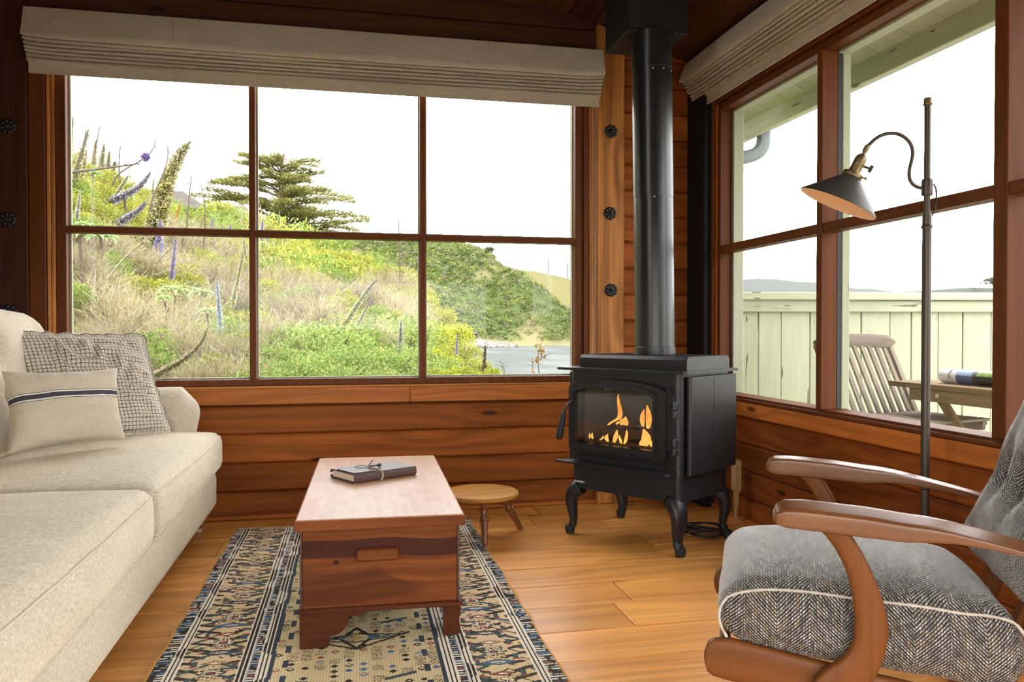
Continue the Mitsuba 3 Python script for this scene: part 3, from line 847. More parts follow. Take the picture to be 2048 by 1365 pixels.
part(lp, 'switch_knob', moved(cat(lathe([(0, 0), (.003, 0), (.003, .016), (.0, .016)], 8), cbox(-.009, .009, -.003, .003, .015, .024, .002)), along((0, .0, .066), (-.95, -.35, .0 + .066)) @ T_(0, 0, .017) @ np.diag([1.35, 1.35, 1.25, 1])), 'm_pole', M=Ml @ A_(0), smooth=30)
sh = [(.027, .108), (.030, .112), (.1265, .203), (.1275, .206), (.1262, .2065), (.1255, .2045), (.029, .1145), (.027, .112), (.027, .108)]
part(lp, 'shade', lathe([(.026, .106), (.0305, .112), (.1268, .2025), (.1275, .206), (.1265, .2062)], 64), 'm_shade', M=Ml @ A_(0), smooth=60)
part(lp, 'shade_lining', lathe([(.1263, .2058), (.1255, .2035), (.0290, .1135), (.020, .111)], 64), 'm_enamel', M=Ml @ A_(0), smooth=60, label='cream enamel inside of the shade')
bulb = lathe([(0, .100), (.013, .100), (.013, .112), (.022, .126), (.027, .142), (.026, .154), (.018, .166), (.008, .171), (0, .172)], 20)
key = part(lp, 'bulb', bulb, 'm_paper', M=Ml @ A_(0), smooth=True)
scene[key]['emitter'] = {'type': 'area', 'radiance': rgb(*[x * 3 / 2 ** exposure for x in (1., .62, .32)])}
part(lp, 'cord', tube(curve([(.014, 0, 1.475), (.024, .0, 1.468), (.030, 0, 1.44), (.027, 0, 1.40), (.016, 0, 1.37)], 24), .0022, 6), 'm_black', M=Ml, smooth=True)
# ---------------------------------------------------------------- wood stove
SU, SW, SO = np.array([.588, -.809]), np.array([.809, .588]), np.array([1.259, 3.523])
Ms = frame((*SO, 0), (*SU, 0), (*SW, 0))
st = thing('wood_stove', 'black steel wood stove with a lit fire behind its glass door in the corner', 'stove')
UL, UR, WD = -.288, .322, .455


def rrect(x0, x1, y0, y1, r, n=6):
    return Polygon([(x0, y0), (x1, y0), (x1, y1), (x0, y1)]).buffer(-r).buffer(r, quad_segs=n)


def prism(poly, z0, z1):
    m = trimesh.creation.extrude_polygon(poly, z1 - z0, engine='earcut')
    m.apply_translation((0, 0, z0))
    return m


def arch(u0, u1, z0, z1, rise, n=14):
    """A rectangle with a low arched head."""
    t = np.linspace(0, math.pi, n)
    c = (u0 + u1) / 2
    return Polygon([(u0, z0), (u1, z0)] + [(c + (u1 - c) * math.cos(a), z1 + rise * math.sin(a) ** 1.2 if 0 < a < math.pi else z1) for a in t])


UPR = np.array([[1, 0, 0, 0], [0, 0, 1, 0], [0, 1, 0, 0], [0, 0, 0, 1.]])      # (u, z, depth) -> (u, w, z)


def front(poly, w0, w1):
    m = moved(trimesh.creation.extrude_polygon(poly, w1 - w0, engine='earcut'), UPR)
    m.apply_translation((0, w0, 0))
    m.fix_normals()
    return m


op = arch(-.245, .200, .452, .700, .030)
bodym = man(prism(rrect(UL, UR, 0, WD, .032), .344, .806)) - man(front(op, -.1, .16)) - man(box(-.262, .292, .06, .36, .445, .745))
part(st, 'body', tm(bodym), 'm_steel', M=Ms, smooth=35)
bx = [box(-.261, .291, .345, .359, .446, .744), box(-.261, -.247, .061, .344, .446, .744), box(.277, .291, .061, .344, .446, .744), box(-.246, .276, .061, .344, .446, .456)]
for m in bx:
    part(st, 'firebrick_panel', m, 'm_brick', M=Ms, smooth=False)
for z in (.53, .63):
    pass
part(st, 'side_panel', tm(man(prism(rrect(UR + .002, UR + .034, .030, WD + .01, .015), .358, .792))), 'm_steel', M=Ms, smooth=35)
part(st, 'side_panel', tm(man(prism(rrect(UL - .034, UL - .002, .030, WD + .01, .015), .358, .792))), 'm_steel', M=Ms, smooth=35)
part(st, 'side_panel_seam', box(UR + .0335, UR + .0350, .235, .2365, .37, .78), 'm_black', M=Ms, smooth=False)
base = part(st, 'base', tm(man(prism(rrect(UL + .004, UR - .004, .004, WD - .004, .028), .232, .3435))), 'm_black', M=Ms, smooth=35, label='plain black pedestal base')
part(base, 'seam', box(.172, .1745, .0028, .006, .24, .335), 'm_steel', M=Ms, smooth=False)
tp = tm(man(prism(rrect(UL - .055, UR + .052, -.046, .452, .020), .8065, .8185)))
part(st, 'top_plate', tp, 'm_steel', M=Ms, smooth=35)
g = man(prism(Polygon([(.045, .819), (.445, .819), (.445, .864), (.430, .879), (.060, .879), (.045, .864)]), -.265, .325))
g = moved(tm(g), np.array([[0, 0, 1, 0], [1, 0, 0, 0], [0, 1, 0, 0], [0, 0, 0, 1.]]))
g.fix_normals()
gr = part(st, 'top_grille', g, 'm_steel', M=Ms, smooth=35)
for i in range(5):
    part(gr, 'slot', box(-.255, .315, .0435, .0455, .825 + i * .0085, .829 + i * .0085), 'm_black', M=Ms, smooth=False)
for i in range(14):
    part(gr, 'slot', box(-.25, .31, .075 + i * .025, .087 + i * .025, .8785, .8797), 'm_black', M=Ms, smooth=False)
sp = Polygon([(-.262, 0), (-.262, -.010), (-.314, -.088), (-.300, -.096), (.300, -.096), (.318, -.088), (.300, -.010), (.300, 0)])
part(st, 'ash_shelf', cat(prism(sp, .366, .374), box(-.255, .290, -.012, .001, .3745, .398)), 'm_steel', M=Ms, smooth=False)
# door
outer = arch(-.275, .262, .418, .722, .046).buffer(-.02).buffer(.02)
inner = arch(-.240, .195, .458, .696, .032)
door = part(st, 'door', front(outer.difference(inner), -.030, -.002), 'm_steel', M=Ms, smooth=30, label='cast door with an arched head')
part(door, 'bezel', cat(front(arch(-.258, .214, .436, .710, .036).difference(arch(-.246, .202, .449, .699, .033)), -.0375, -.0305)), 'm_iron', M=Ms, smooth=30)
B['m_stoveglass'] = {'type': 'thindielectric', 'int_ior': 1.45, 'ext_ior': 1.0, 'specular_transmittance': rgb(.75, .72, .68)}
part(door, 'glass', trimesh.Trimesh(np.array([(-.241, -.018, .457), (.196, -.018, .457), (.196, -.018, .735), (-.241, -.018, .735)]), [(0, 1, 2), (0, 2, 3)]), 'm_stoveglass', M=Ms, smooth=False)
part(door, 'hinge_strap', cat(front(Polygon([(.262, .47), (.292, .47), (.292, .70), (.262, .742)]).buffer(.003), -.020, -.001)), 'm_steel', M=Ms, smooth=30)
for z in (.612, .449):
    part(door, 'hinge', cat(moved(lathe([(0, 0), (.0155, 0), (.017, .003), (.017, .030), (.0155, .033), (0, .033)], 16), T_(.301, -.020, z)), moved(lathe([(0, 0), (.0155, 0), (.017, .003), (.017, .036), (.0155, .040), (0, .040)], 16), T_(.301, -.020, z + .035)),
                            cbox(.285, .3015, -.030, -.012, z + .004, z + .07, .002)), 'm_steel', M=Ms, smooth=35)
hp = curve([(-.252, -.034, .655), (-.262, -.048, .645), (-.272, -.058, .62), (-.282, -.060, .598)], 10)
ht = moved(lathe([(0, 0), (.010, .002), (.0125, .02), (.0165, .085), (.0175, .115), (.015, .128), (.008, .134), (0, .135)], 16), along((-.281, -.060, .602), (-.307, -.066, .47)))
hk = part(door, 'handle', tube(hp, .006, 8), 'm_iron', M=Ms, smooth=True)
part(hk, 'grip', ht, 'm_black', M=Ms, smooth=50)
B['m_white'] = principled((.75, .75, .75), .5)
lg = meshkit.text_mesh('REGENCY', .0078, .0008, True)
sc_ = .050 / (lg.bounds[1][0] - lg.bounds[0][0])
lg = moved(lg, np.diag([sc_ * 1.0, 1, 1, 1]))
flame_logo = trimesh.creation.extrude_polygon(Polygon([(-.011, .004), (-.007, -.001), (-.003, .004), (-.005, .0075), (-.007, .011), (-.0085, .0075)]), .0008, engine='earcut')
lg = moved(cat(lg, flame_logo), np.array([[1, 0, 0, -.254], [0, 0, -1, .0035], [0, 1, 0, .2605], [0, 0, 0, 1.]]))
part(base, 'lettering', lg, 'm_white', M=Ms, smooth=False, label='small white lettering')


def cabriole():
    """Leg in its own plane: x outwards along the diagonal, z up."""
    c = [(-.050, .236), (-.028, .222), (-.006, .192), (.000, .150), (-.006, .105), (-.010, .070), (-.006, .045), (.004, .030), (.008, .016), (.008, .002)]
    r = [(.062, .044), (.066, .044), (.056, .042), (.044, .036), (.033, .028), (.027, .0225), (.026, .0215), (.030, .023), (.028, .022), (.020, .016)]
    p = curve([(x, 0, z) for x, z in c], 26)
    rr = curve([(a, b, 0) for a, b in r], 26)
    d = np.gradient(p, axis=0)
    d /= np.linalg.norm(d, axis=1, keepdims=True)
    stn = []
    for q, e, h in zip(p, d, rr):
        a = np.cross([0, 1, 0], e)
        t = min(1, max(0, (.05 - q[2]) / .04))
        a = a * (1 - t) + np.array([-1, 0, 0]) * t
        a /= np.linalg.norm(a)
        stn.append((q, a * h[0] * .62, np.array([0, 1, 0]) * h[1]))
    return loft(stn, 16, 2.6)


for fx, fy, ang in ((-.320, .004, math.radians(200)), (.328, -.004, math.radians(-20)), (.325, .47, math.radians(30)), (-.318, .475, math.radians(150))):
    fx2, fy2 = fx * .93, fy + (.02 if fy < .1 else -.02)
    L = moved(cabriole(), Ms @ T_(fx2, fy2, 0) @ frame((0, 0, 0), (math.cos(ang), math.sin(ang), 0), (-math.sin(ang), math.cos(ang), 0)))
    leg = part(st, 'leg', L, 'm_iron', smooth=True)
    cap = lathe([(0, .0), (.0185, .0), (.0225, .008), (.0255, .034), (.023, .037), (0, .037)], 16)
    part(leg, 'boot', moved(cap, Ms @ T_(fx2 + .009 * math.cos(ang), fy2 + .009 * math.sin(ang), 0)), 'm_rubber', smooth=40)

# fire: logs and flames
B['m_log'] = principled((.05, .032, .022), .9)
B['m_ember'] = {'type': 'diffuse', 'reflectance': rgb(.1, .03, .01)}
fire = thing('log_fire', 'burning logs and orange flames inside the black stove', 'fire')
for p0, p1, r in (((-.20, .17, .482), (.24, .15, .488), .026), ((-.16, .25, .485), (.22, .26, .487), .030), ((-.14, .20, .522), (.20, .22, .600), .022), ((.02, .15, .525), (.24, .24, .552), .018)):
    m = rod(p0, p1, r, 12)
    m = m.subdivide()
    v = m.vertices
    m.vertices = v + (meshkit.fbm(np.asarray(v) * 50, 2, 3)[:, None] - .5) * .012
    part(fire, 'log', m, 'm_log', M=Ms, smooth=False)


def flame_mesh(pts, wd):
    c = curve(pts, 14)
    t = np.linspace(0, 1, 14)
    r = wd * np.sin(np.pi * (t * .86 + .10)) ** .8 * (1 - t * .35)
    return loft([(q, np.array([1, 0, 0]) * a, np.array([0, .55, 0]) * a) for q, a in zip(c, np.maximum(r, .0008))], 10, 2)


def hot(p, n, uv):
    q = (p.z - .45) / .25
    f = noise(p.x * 70, p.y * 70, p.z * 45)
    c = mix((1.0, .50, .11), (.95, .30, .04), smoothstep(.15, .8, q)) * (1.5 / 2 ** exposure)
    return c * (.75 + .7 * f)


FL = [([(-.178, .12, .535), (-.150, .13, .556), (-.12, .13, .575), (-.113, .12, .63), (-.117, .12, .69)], .016, .8), ([(-.080, .13, .54), (-.086, .13, .56), (-.083, .13, .582)], .019, 1), ([(-.105, .13, .54), (-.107, .13, .552), (-.104, .13, .572)], .015, 1), ([(-.135, .13, .54), (-.132, .13, .546), (-.120, .13, .556)], .010, 1),
      ([(.015, .13, .543), (.010, .13, .58), (.022, .13, .625)], .015, .9), ([(.042, .13, .535), (.046, .13, .58), (.036, .13, .645)], .019, .9), ([(.088, .13, .54), (.080, .13, .58), (.096, .13, .630)], .012, .8),
      ([(-.278, .10, .462), (-.283, .10, .475), (-.272, .10, .490)], .012, 1), ([(-.255, .10, .462), (-.262, .10, .478), (-.256, .10, .492)], .009, 1), ([(-.215, .10, .46), (-.200, .10, .470), (-.192, .10, .484)], .008, .9),
      ([(-.165, .10, .457), (-.175, .10, .475), (-.165, .10, .495)], .014, 1), ([(-.130, .10, .455), (-.122, .10, .480), (-.112, .10, .520)], .015, 1), ([(-.085, .10, .452), (-.095, .10, .475), (-.100, .10, .496)], .010, 1), ([(-.072, .10, .452), (-.060, .10, .485), (-.057, .10, .525)], .011, 1),
      ([(.035, .11, .452), (.045, .11, .485), (.030, .11, .535)], .030, 1), ([(.085, .11, .447), (.078, .11, .462), (.094, .11, .492)], .016, 1), ([(.015, .11, .455), (.02, .11, .468), (.018, .11, .480)], .016, .9)]
B['m_flame'] = {'type': 'diffuse', 'reflectance': rgb(.05, .02, .01)}
for pts, wd, s in FL:
    pts = [(x + .03, y, z) for x, y, z in pts]
    key = part(fire, 'flame', flame_mesh(pts, wd), 'm_flame', M=Ms, smooth=True, grain=(0, 0, 1))
    scene[key]['emitter'] = {'type': 'area', 'radiance': proc(hot)}

# ---------------------------------------------------------------- stovepipe and ceiling box
pb = SO + .02 * SU + .275 * SW
pt = pb + np.array([-.022, .004])
ax = lambda z: np.array([*(pb + (pt - pb) * (z - .88) / 1.54), z])
pp = thing('stovepipe', 'black vertical stovepipe rising from the wood stove to the ceiling box', 'stovepipe')
R0 = .0955
for i, (z0, z1, r) in enumerate(((.880, .918, R0 + .003), (.905, 1.655, R0), (1.640, 2.27, R0 + .0015), (2.255, 2.43, R0 + .003))):
    Mp = along(ax(z0), ax(z1))
    L = z1 - z0
    part(pp, 'pipe_section' if i else 'collar', lathe([(r - .004, 0), (r - .001, 0), (r, .0015), (r, L - .001), (r - .001, L), (r - .004, L)], 64), 'm_pipe', M=Mp, smooth=40)
    if 0 < i < 3:
        for a in (-1.9, -1.35, -.75):
            part(pp, 'screw', moved(lathe([(0, .0025), (.003, .002), (.004, 0)], 8), Mp @ T_(0, 0, L - .022 if i == 1 else L - .03) @ along((r * math.cos(a), r * math.sin(a), 0), ((r + .01) * math.cos(a), (r + .01) * math.sin(a), 0))), 'm_chain', smooth=40)
bz = 2.425
bxm = thing('ceiling_support_box', 'black square box on the ceiling around the top of the stovepipe', 'flue box')
x0, x1, y0, y1 = 1.333, 1.640, 3.620, 3.960
hole = m3.Manifold.cylinder(.1, R0 + .006, R0 + .006, 48).translate((float(ax(bz)[0]), float(ax(bz)[1]), bz - .05))
part(bxm, 'bottom_plate', tm(man(cbox(x0, x1, y0, y1, bz, bz + .012, .003)) - hole), 'm_black', smooth=False)
for a in ((x0 + .002, x1 - .002, y0 + .002, y0 + .008), (x0 + .002, x1 - .002, y1 - .008, y1 - .002), (x0 + .002, x0 + .008, y0 + .0085, y1 - .0085), (x1 - .008, x1 - .002, y0 + .0085, y1 - .0085)):
    part(bxm, 'side_plate', box(*a, bz + .0125, 2.80), 'm_black', smooth=False)

# ---------------------------------------------------------------- cable, wooden stake
cb = []
c0 = SO + .20 * SU + .42 * SW
for t in np.linspace(0, 1, 160):
    a = t * 2 * math.pi * 5
    r = .075 + .012 * math.sin(a * 1.7) + .01 * math.sin(t * 40)
    cb.append((c0[0] + r * 1.3 * math.cos(a), c0[1] + r * math.sin(a), .008 + .011 * (a / 6.28) * .7 + .004 * math.sin(a * 2.3)))
cb += [(c0[0] + .10, c0[1] + .03, .05), (c0[0] + .13, c0[1] + .02, .12), (c0[0] + .10, c0[1] - .05, .22)]
whole('power_cable', tube(np.array(cb), .0038, 6), 'm_black', 'black power cable coiled on the floor behind the stove legs', 'cable', smooth=True)
B['m_pine'] = principled(wood((.55, .36, .17), (.42, .26, .11), (.2, .1, .05), ring=60, tone=.1, knots=2), .6)
sk = thing('wooden_stake', 'pale wooden stake with a thicker block head leaning on the right wall behind the stove', 'stake')
Mk = frame((1.998, 3.80, .0), (1, 0, 0), (0, 1, 0), (0, 0, 1)) 
part(sk, 'head', cbox(-.016, .016, -.020, .034, .165, .325, .002), 'm_pine', M=Mk, grain=(0, 0, 1), k=430, smooth=False)
part(sk, 'shaft', hull([(-.012, -.010, .1645), (.008, -.010, .1645), (-.012, .014, .1645), (.008, .014, .1645), (-.006, .006, .001), (.004, .006, .001), (-.006, .016, .001), (.004, .016, .001)]), 'm_pine', M=Mk, grain=(0, 0, 1), k=431, smooth=False)

# ---------------------------------------------------------------- sofa
B['m_linen'] = principled(linen((.56, .495, .38), (.385, .33, .24), 420), .9, spec=.15, sheen=.35)
B['m_piping'] = principled((.50, .43, .335), .9)
sf = thing('sofa', 'long cream linen sofa with rounded arm and two seat cushions', 'sofa')
XF = -.600
base_ = tm(m3.Manifold.batch_hull([rbox(-1.66, XF - .012, 1.20, 4.215, .115, .30, .035), rbox(-1.66, XF - .022, 1.22, 4.20, .10, .30, .03)]).refine_to_length(.08))
part(sf, 'base', base_, 'm_linen', smooth=True)


def tcush(y0, y1, ear, seed):
    m = rbox(-1.42, XF + .012, y0, y1, .305, .487, .045).refine_to_length(.035)
    if ear:
        m = (rbox(-1.42, XF + .012, y0, y1 - .19, .305, .487, .045) + rbox(-.80, XF + .012, y1 - .5, y1, .305, .487, .045)).refine_to_length(.03)
    m = tm(m)
    v = np.array(m.vertices)
    X0, X1 = -1.42, XF + .012
    a, b = (2 * v[:, 0] - X0 - X1) / (X1 - X0), (2 * v[:, 1] - y0 - y1) / (y1 - y0)
    t = (v[:, 2] - .305) / .182
    k = np.clip(1 - a ** 4, 0, 1) ** .7 * np.clip(1 - np.abs(b) ** 3, 0, 1) ** .8
    v[:, 2] += .045 * k * np.clip(t, 0, 1) - .02 * np.exp(-((v[:, 0] + 1.05) ** 2 + (v[:, 1] - y0 - .5) ** 2) / .12) * t
    v[:, 0] += .022 * np.clip(1 - b ** 2, 0, 1) * np.sin(np.pi * np.clip(t, 0, 1)) * (a > 0) * a ** 2
    v += (np.stack([meshkit.fbm(v * 5 + i * 7, 3, seed + i) for i in range(3)], 1) - .5) * .012
    m.vertices = v
    return m


for i, (y0, y1, ear) in enumerate(((2.765, 4.235, True), (1.30, 2.757, False))):
    m = tcush(y0, y1, ear, 11 * i + 3)
    c = part(sf, 'seat_cushion', m, 'm_linen', smooth=True)
    from scipy.spatial import cKDTree
    for z, nm in ((.455, 'piping'), (.330, 'piping')):
        pts = [(XF + .002, y, z) for y in np.linspace(y0 + .05, y1 - .05, 60)]
        out = []
        for (x, y, zz) in pts:
            o = np.array([[1.0, y, zz]])
            out.append((x, y, zz))
        loc, ri, _ = m.ray.intersects_location(np.array([[1.0, y, z + (.012 if z > .4 else -.006)] for y in np.linspace(y0 + .03, y1 - .03, 60)]), np.tile([[-1.0, 0, 0]], (60, 1)), multiple_hits=False)
        loc = loc[np.argsort(loc[:, 1])]
        if len(loc) > 10:
            part(c, nm, tube(loc + [.0012, 0, 0], .0042, 6), 'm_piping', smooth=True)
# set-back far arm, hidden near arm, back
arm = m3.Manifold.batch_hull([rbox(-1.62, -.755, 4.035, 4.30, .25, .60, .05), m3.Manifold.cylinder(.80, .128, .128, 40).rotate((0, 90, 0)).translate((-1.57, 4.165, .592)), m3.Manifold.sphere(.10, 32).translate((-.785, 4.165, .592))]).refine_to_length(.05)
part(sf, 'arm', arm, 'm_linen', smooth=True)
part(sf, 'arm', m3.Manifold.batch_hull([rbox(-1.62, -.755, 1.02, 1.285, .25, .60, .05), m3.Manifold.cylinder(.80, .128, .128, 40).rotate((0, 90, 0)).translate((-1.57, 1.155, .592))]), 'm_linen', smooth=True)
bk = tm(m3.Manifold.batch_hull([rbox(-1.75, -1.52, 1.05, 4.28, .25, .40, .04), m3.Manifold.cylinder(3.05, .10, .10, 32).rotate((90, 0, 0)).translate((-1.60, 4.20, .945))]).refine_to_length(.09))
part(sf, 'back', bk, 'm_linen', smooth=True)


def backcush(y0, y1, seed):
    m = cush(-.10, .10, y0, y1, 0, .56, .085, crown=.02, edge=.035, wob=.006, seed=seed, bulge=.04)
    v = np.array(m.vertices)
    for yb in np.arange(y0 + .25, y1 - .1, .46):          # sunk buttons
        for zb in (.20, .40):
            d2 = (v[:, 1] - yb) ** 2 + (v[:, 2] - zb) ** 2
            v[:, 0] -= np.where(v[:, 0] > 0, .045 * np.exp(-d2 / .004) + .012 * np.exp(-np.abs(v[:, 1] - yb) / .02) * np.exp(-np.abs(v[:, 2] - zb) / .12), 0)
    v[:, 0] -= v[:, 2] * .26
    m.vertices = v
    m.apply_translation((-1.31, 0, .515))
    return m


part(sf, 'back_cushion', backcush(2.79, 4.10, 31), 'm_linen', smooth=True)
part(sf, 'back_cushion', backcush(1.33, 2.76, 41), 'm_linen', smooth=True)
for x, y in ((-.69, 4.16), (-1.6, 4.2), (-.69, 1.3), (-1.6, 1.25)):
    lg_ = part(sf, 'leg', lathe([(0, .022), (.012, .022), (.014, .03), (.022, .10), (.022, .112), (0, .112)], 12), 'm_legwood', M=T_(x, y, 0), grain=(0, 0, 1), k=440, smooth=40)
    part(lg_, 'caster', moved(trimesh.creation.cylinder(.013, .012, sections=16), T_(x, y, .013) @ trimesh.transformations.rotation_matrix(math.pi / 2, (1, 0, 0))), 'm_chain', smooth=40)

# ---------------------------------------------------------------- pillows


def pillow(c00, c10, c11, c01, thick, pinch, seed, wr, n=56):
    """A stuffed square between four corners (bottom left, bottom right, top right, top left) seen from its front. Returns mesh, uv in metres."""
    c00, c10, c11, c01 = (np.asarray(c, float) for c in (c00, c10, c11, c01))
    s, t = np.meshgrid(np.linspace(-1, 1, n), np.linspace(-1, 1, n))
    s = np.sign(s) * (1 - (1 - np.abs(s)) ** 1.25)
    t = np.sign(t) * (1 - (1 - np.abs(t)) ** 1.25)
    S, Tt = s * (1 - pinch * (1 - t ** 2) * np.abs(s) ** 3), t * (1 - pinch * (1 - s ** 2) * np.abs(t) ** 3)
    a, b = (S + 1) / 2, (Tt + 1) / 2
    P = ((1 - a) * (1 - b))[..., None] * c00 + (a * (1 - b))[..., None] * c10 + (a * b)[..., None] * c11 + ((1 - a) * b)[..., None] * c01
    nrm = np.cross(c10 - c00, c01 - c00)
    nrm /= np.linalg.norm(nrm)
    k = np.clip((1 - s ** 2) * (1 - t ** 2), 0, 1)
    h = thick / 2 * k ** .42
    w = meshkit.fbm(np.stack([s * 1.6 + seed, t * 1.6, s * 0], -1), 3, seed) - .5
    fold = wr * np.sin((s * .8 + t * 1.3 + w * 3.2) * 9) * np.clip(k * 3, 0, 1) * np.clip((meshkit.fbm(np.stack([s * 1.3, t * 1.3 + 3, s * 0 + seed], -1), 2, seed + 5) - .42) * 4, 0, 1)
    bump = (w * .02 + fold) * np.clip(k * 4, 0, 1)
    A = P + nrm * (h + bump)[..., None]
    Bk = P - nrm * h[..., None]
    i, j = np.meshgrid(np.arange(n - 1), np.arange(n - 1), indexing='ij')
    q = np.stack([i * n + j, i * n + j + 1, (i + 1) * n + j + 1, (i + 1) * n + j], -1).reshape(-1, 4)
    v = np.vstack([A.reshape(-1, 3), Bk.reshape(-1, 3)])
    f = np.vstack([q[:, [0, 1, 2]], q[:, [0, 2, 3]], q[:, [0, 2, 1]] + n * n, q[:, [0, 3, 2]] + n * n])
    Wd, Hd = np.linalg.norm(c10 - c00), np.linalg.norm(c01 - c00)
    uv = np.stack([(S + 1) / 2 * Wd, (Tt + 1) / 2 * Hd], -1).reshape(-1, 2)
    m = trimesh.Trimesh(v, f, process=False)
    return m, np.vstack([uv, uv]), nrm


def check_fn(p, n, uv):
    th = .0165
    fu, fv = uv.x / th, uv.y / th
    fu, fv = fu - dr.floor(fu), fv - dr.floor(fv)
    ln = dr.maximum(dr.select(fu < .15, 1., 0.), dr.select(fv < .15, 1., 0.))
    br = smoothstep(.25, .4, noise(uv.x * 160, uv.y * 160))
    base = mix((.62, .565, .46), (.54, .48, .38), noise(uv.x * 500, uv.y * 500))
    return mix(base, mi.Color3f(.035, .030, .028), ln * (.72 + .28 * br))


def stripe_fn(p, n, uv):
    y = uv.y - .197 + .002 * noise(uv.x * 20, 3.0)
    base = mix((.52, .455, .345), (.43, .37, .275), .5 * noise(uv.x * 30, uv.y * 700) + .5 * noise(uv.x * 600, uv.y * 500))
    ink = mi.Color3f(.055, .052, .065)
    a = dr.abs(y)
    c = dr.select(a < .0095, ink, base)
    c = dr.select((a >= .0095) & (a < .0150), mi.Color3f(.66, .62, .54), c)
    return dr.select((a >= .0150) & (a < .0175), ink, c)


B['m_check'] = principled(proc(check_fn), .95, spec=.1, sheen=.2)
B['m_stripe'] = principled(proc(stripe_fn), .95, spec=.1, sheen=.2)
ck = thing('pillow', 'large cream pillow with a black windowpane check leaning on the sofa arm', 'pillow')
m, uv, nr = pillow((-1.245, 3.62, .525), (-.790, 3.955, .530), (-.915, 4.005, .965), (-1.385, 3.745, .985), .17, .05, 5, .011)
part(ck, 'cover', mikit.ply(m, 'm_check', smooth=True, uv=uv), None)
# frilled edge
n = 56
ringi = np.r_[np.arange(n), np.arange(1, n) * n + n - 1, (n - 1) * n + np.arange(n - 2, -1, -1), np.arange(n - 2, 0, -1) * n]
E0 = (np.asarray(m.vertices)[ringi] + np.asarray(m.vertices)[ringi + n * n]) / 2
from scipy.interpolate import interp1d
sl = np.r_[0, np.cumsum(np.linalg.norm(np.diff(np.vstack([E0, E0[:1]]), axis=0), axis=1))]
E1 = interp1d(sl, np.vstack([E0, E0[:1]]), axis=0)(np.linspace(0, sl[-1], 260, endpoint=False))
cen = E1.mean(0)
tang = np.roll(E1, -1, 0) - np.roll(E1, 1, 0)
outv = np.cross(tang, nr)
outv /= np.linalg.norm(outv, axis=1, keepdims=True)
outv *= np.sign(((E1 - cen) * outv).sum(1))[:, None]
ss = np.linspace(0, sl[-1], 260, endpoint=False)
wv = np.sin(ss / .0105 + np.sin(ss * 31) * 1.1) * .0055
mid = E1 + outv * .010 + nr * wv[:, None] * .6
out = E1 + outv * (.021 + .003 * np.sin(ss * 77))[:, None] + nr * wv[:, None] * 1.3
v = np.vstack([E1 - outv * .004, mid, out])
i = np.arange(260)
i2 = (i + 1) % 260
f = np.vstack([np.stack([i + o, i2 + o, i2 + o + 260], 1) for o in (0, 260)] + [np.stack([i + o, i2 + o + 260, i + o + 260], 1) for o in (0, 260)])
fuv = np.vstack([np.stack([ss * 1.5 + o * .3, ss * 0 + o], 1) for o in (.0, .010, .021)])
part(ck, 'frill', mikit.ply(trimesh.Trimesh(v, f, process=False), 'm_check', smooth=True, uv=fuv), None, label='narrow ruffled edge')
whole('pillow', mikit.ply(*(lambda r: (r[0], 'm_stripe', True, r[1]))(pillow((-1.195, 3.22, .545), (-.872, 3.545, .548), (-.920, 3.62, .842), (-1.245, 3.315, .846), .16, .12, 9, .002))), None,
      'small oatmeal pillow with dark stripe across leaning on the checked pillow', 'pillow')
# ---------------------------------------------------------------- armchair
CO, CAX = np.array([.924, 1.568]), np.array([.88, -.475]) / math.hypot(.88, .475)
CWX = np.array([-CAX[1], CAX[0]])
Mk = frame((*CO, 0), (*CAX, 0), (*CWX, 0))          # s backwards, w from the near arm to the far arm, z up
B['m_chairwood'] = principled(wood((.165, .055, .013), (.108, .034, .008), (.06, .02, .01), ring=48, tone=.06, knots=2), .40, spec=.15)
B['m_chairarm'] = principled(wood((.16, .058, .015), (.105, .036, .010), (.06, .02, .01), ring=48, tone=.06, knots=2), .28, spec=.35, clearcoat=.35, clearcoat_gloss=.75)
_a, _w, _o = CAX, CWX, CO


def tweed_fn(p, n, uv):
    dx, dy = p.x - float(_o[0]), p.y - float(_o[1])
    s = dx * float(_a[0]) + dy * float(_a[1])
    w = dx * float(_w[0]) + dy * float(_w[1])
    ns = dr.abs(n.x * float(_a[0]) + n.y * float(_a[1]))
    nw = dr.abs(n.x * float(_w[0]) + n.y * float(_w[1]))
    nz = dr.abs(n.z)
    side, front = nw > dr.maximum(ns, nz), ns > dr.maximum(nw, nz)
    x = dr.select(side, s, w)
    y = dr.select(side, p.z, dr.select(front, p.z, s))
    x = dr.select(side | front, x, s)
    y = dr.select(side | front, y, w)
    x += .0008 * noise(p.x * 300, p.y * 300, p.z * 300)
    cw = .070
    col = dr.floor(x / cw)
    fx = x / cw - col
    up = dr.select(col / 2 - dr.floor(col / 2) > .25, 1., -1.)
    t = (y + up * fx * cw * .95) / .0080
    ft = t - dr.floor(t)
    yarn = dr.abs(ft - .5) * 2
    u2 = x / .0060
    seg = u2 - dr.floor(u2)
    rnd = cell_rand(dr.floor(u2), dr.floor(t), col)
    light = smoothstep(.46, .74, yarn + .35 * (rnd - .5) + .15 * (dr.abs(seg - .5) - .25))
    light = light * dr.select(seg < .62, 1.0, .30) * dr.select(rnd > .25, 1.0, .45)
    slub = noise(x * 75, y * 75, p.z * 20)
    fuzz = noise(p.x * 900, p.y * 900, p.z * 900)
    dark = mix((.024, .022, .022), (.048, .043, .040), fuzz)
    pale = mix((.62, .57, .50), (.36, .31, .25), cell_rand(dr.floor(t), dr.floor(u2 / 2), 3))
    ochre = mi.Color3f(.34, .235, .09)
    pale = dr.select(rnd > .93, ochre, pale)
    c = mix(dark, pale, light * (.50 + .6 * slub))
    up_ = smoothstep(.45, .75, nz) * .0
    return c


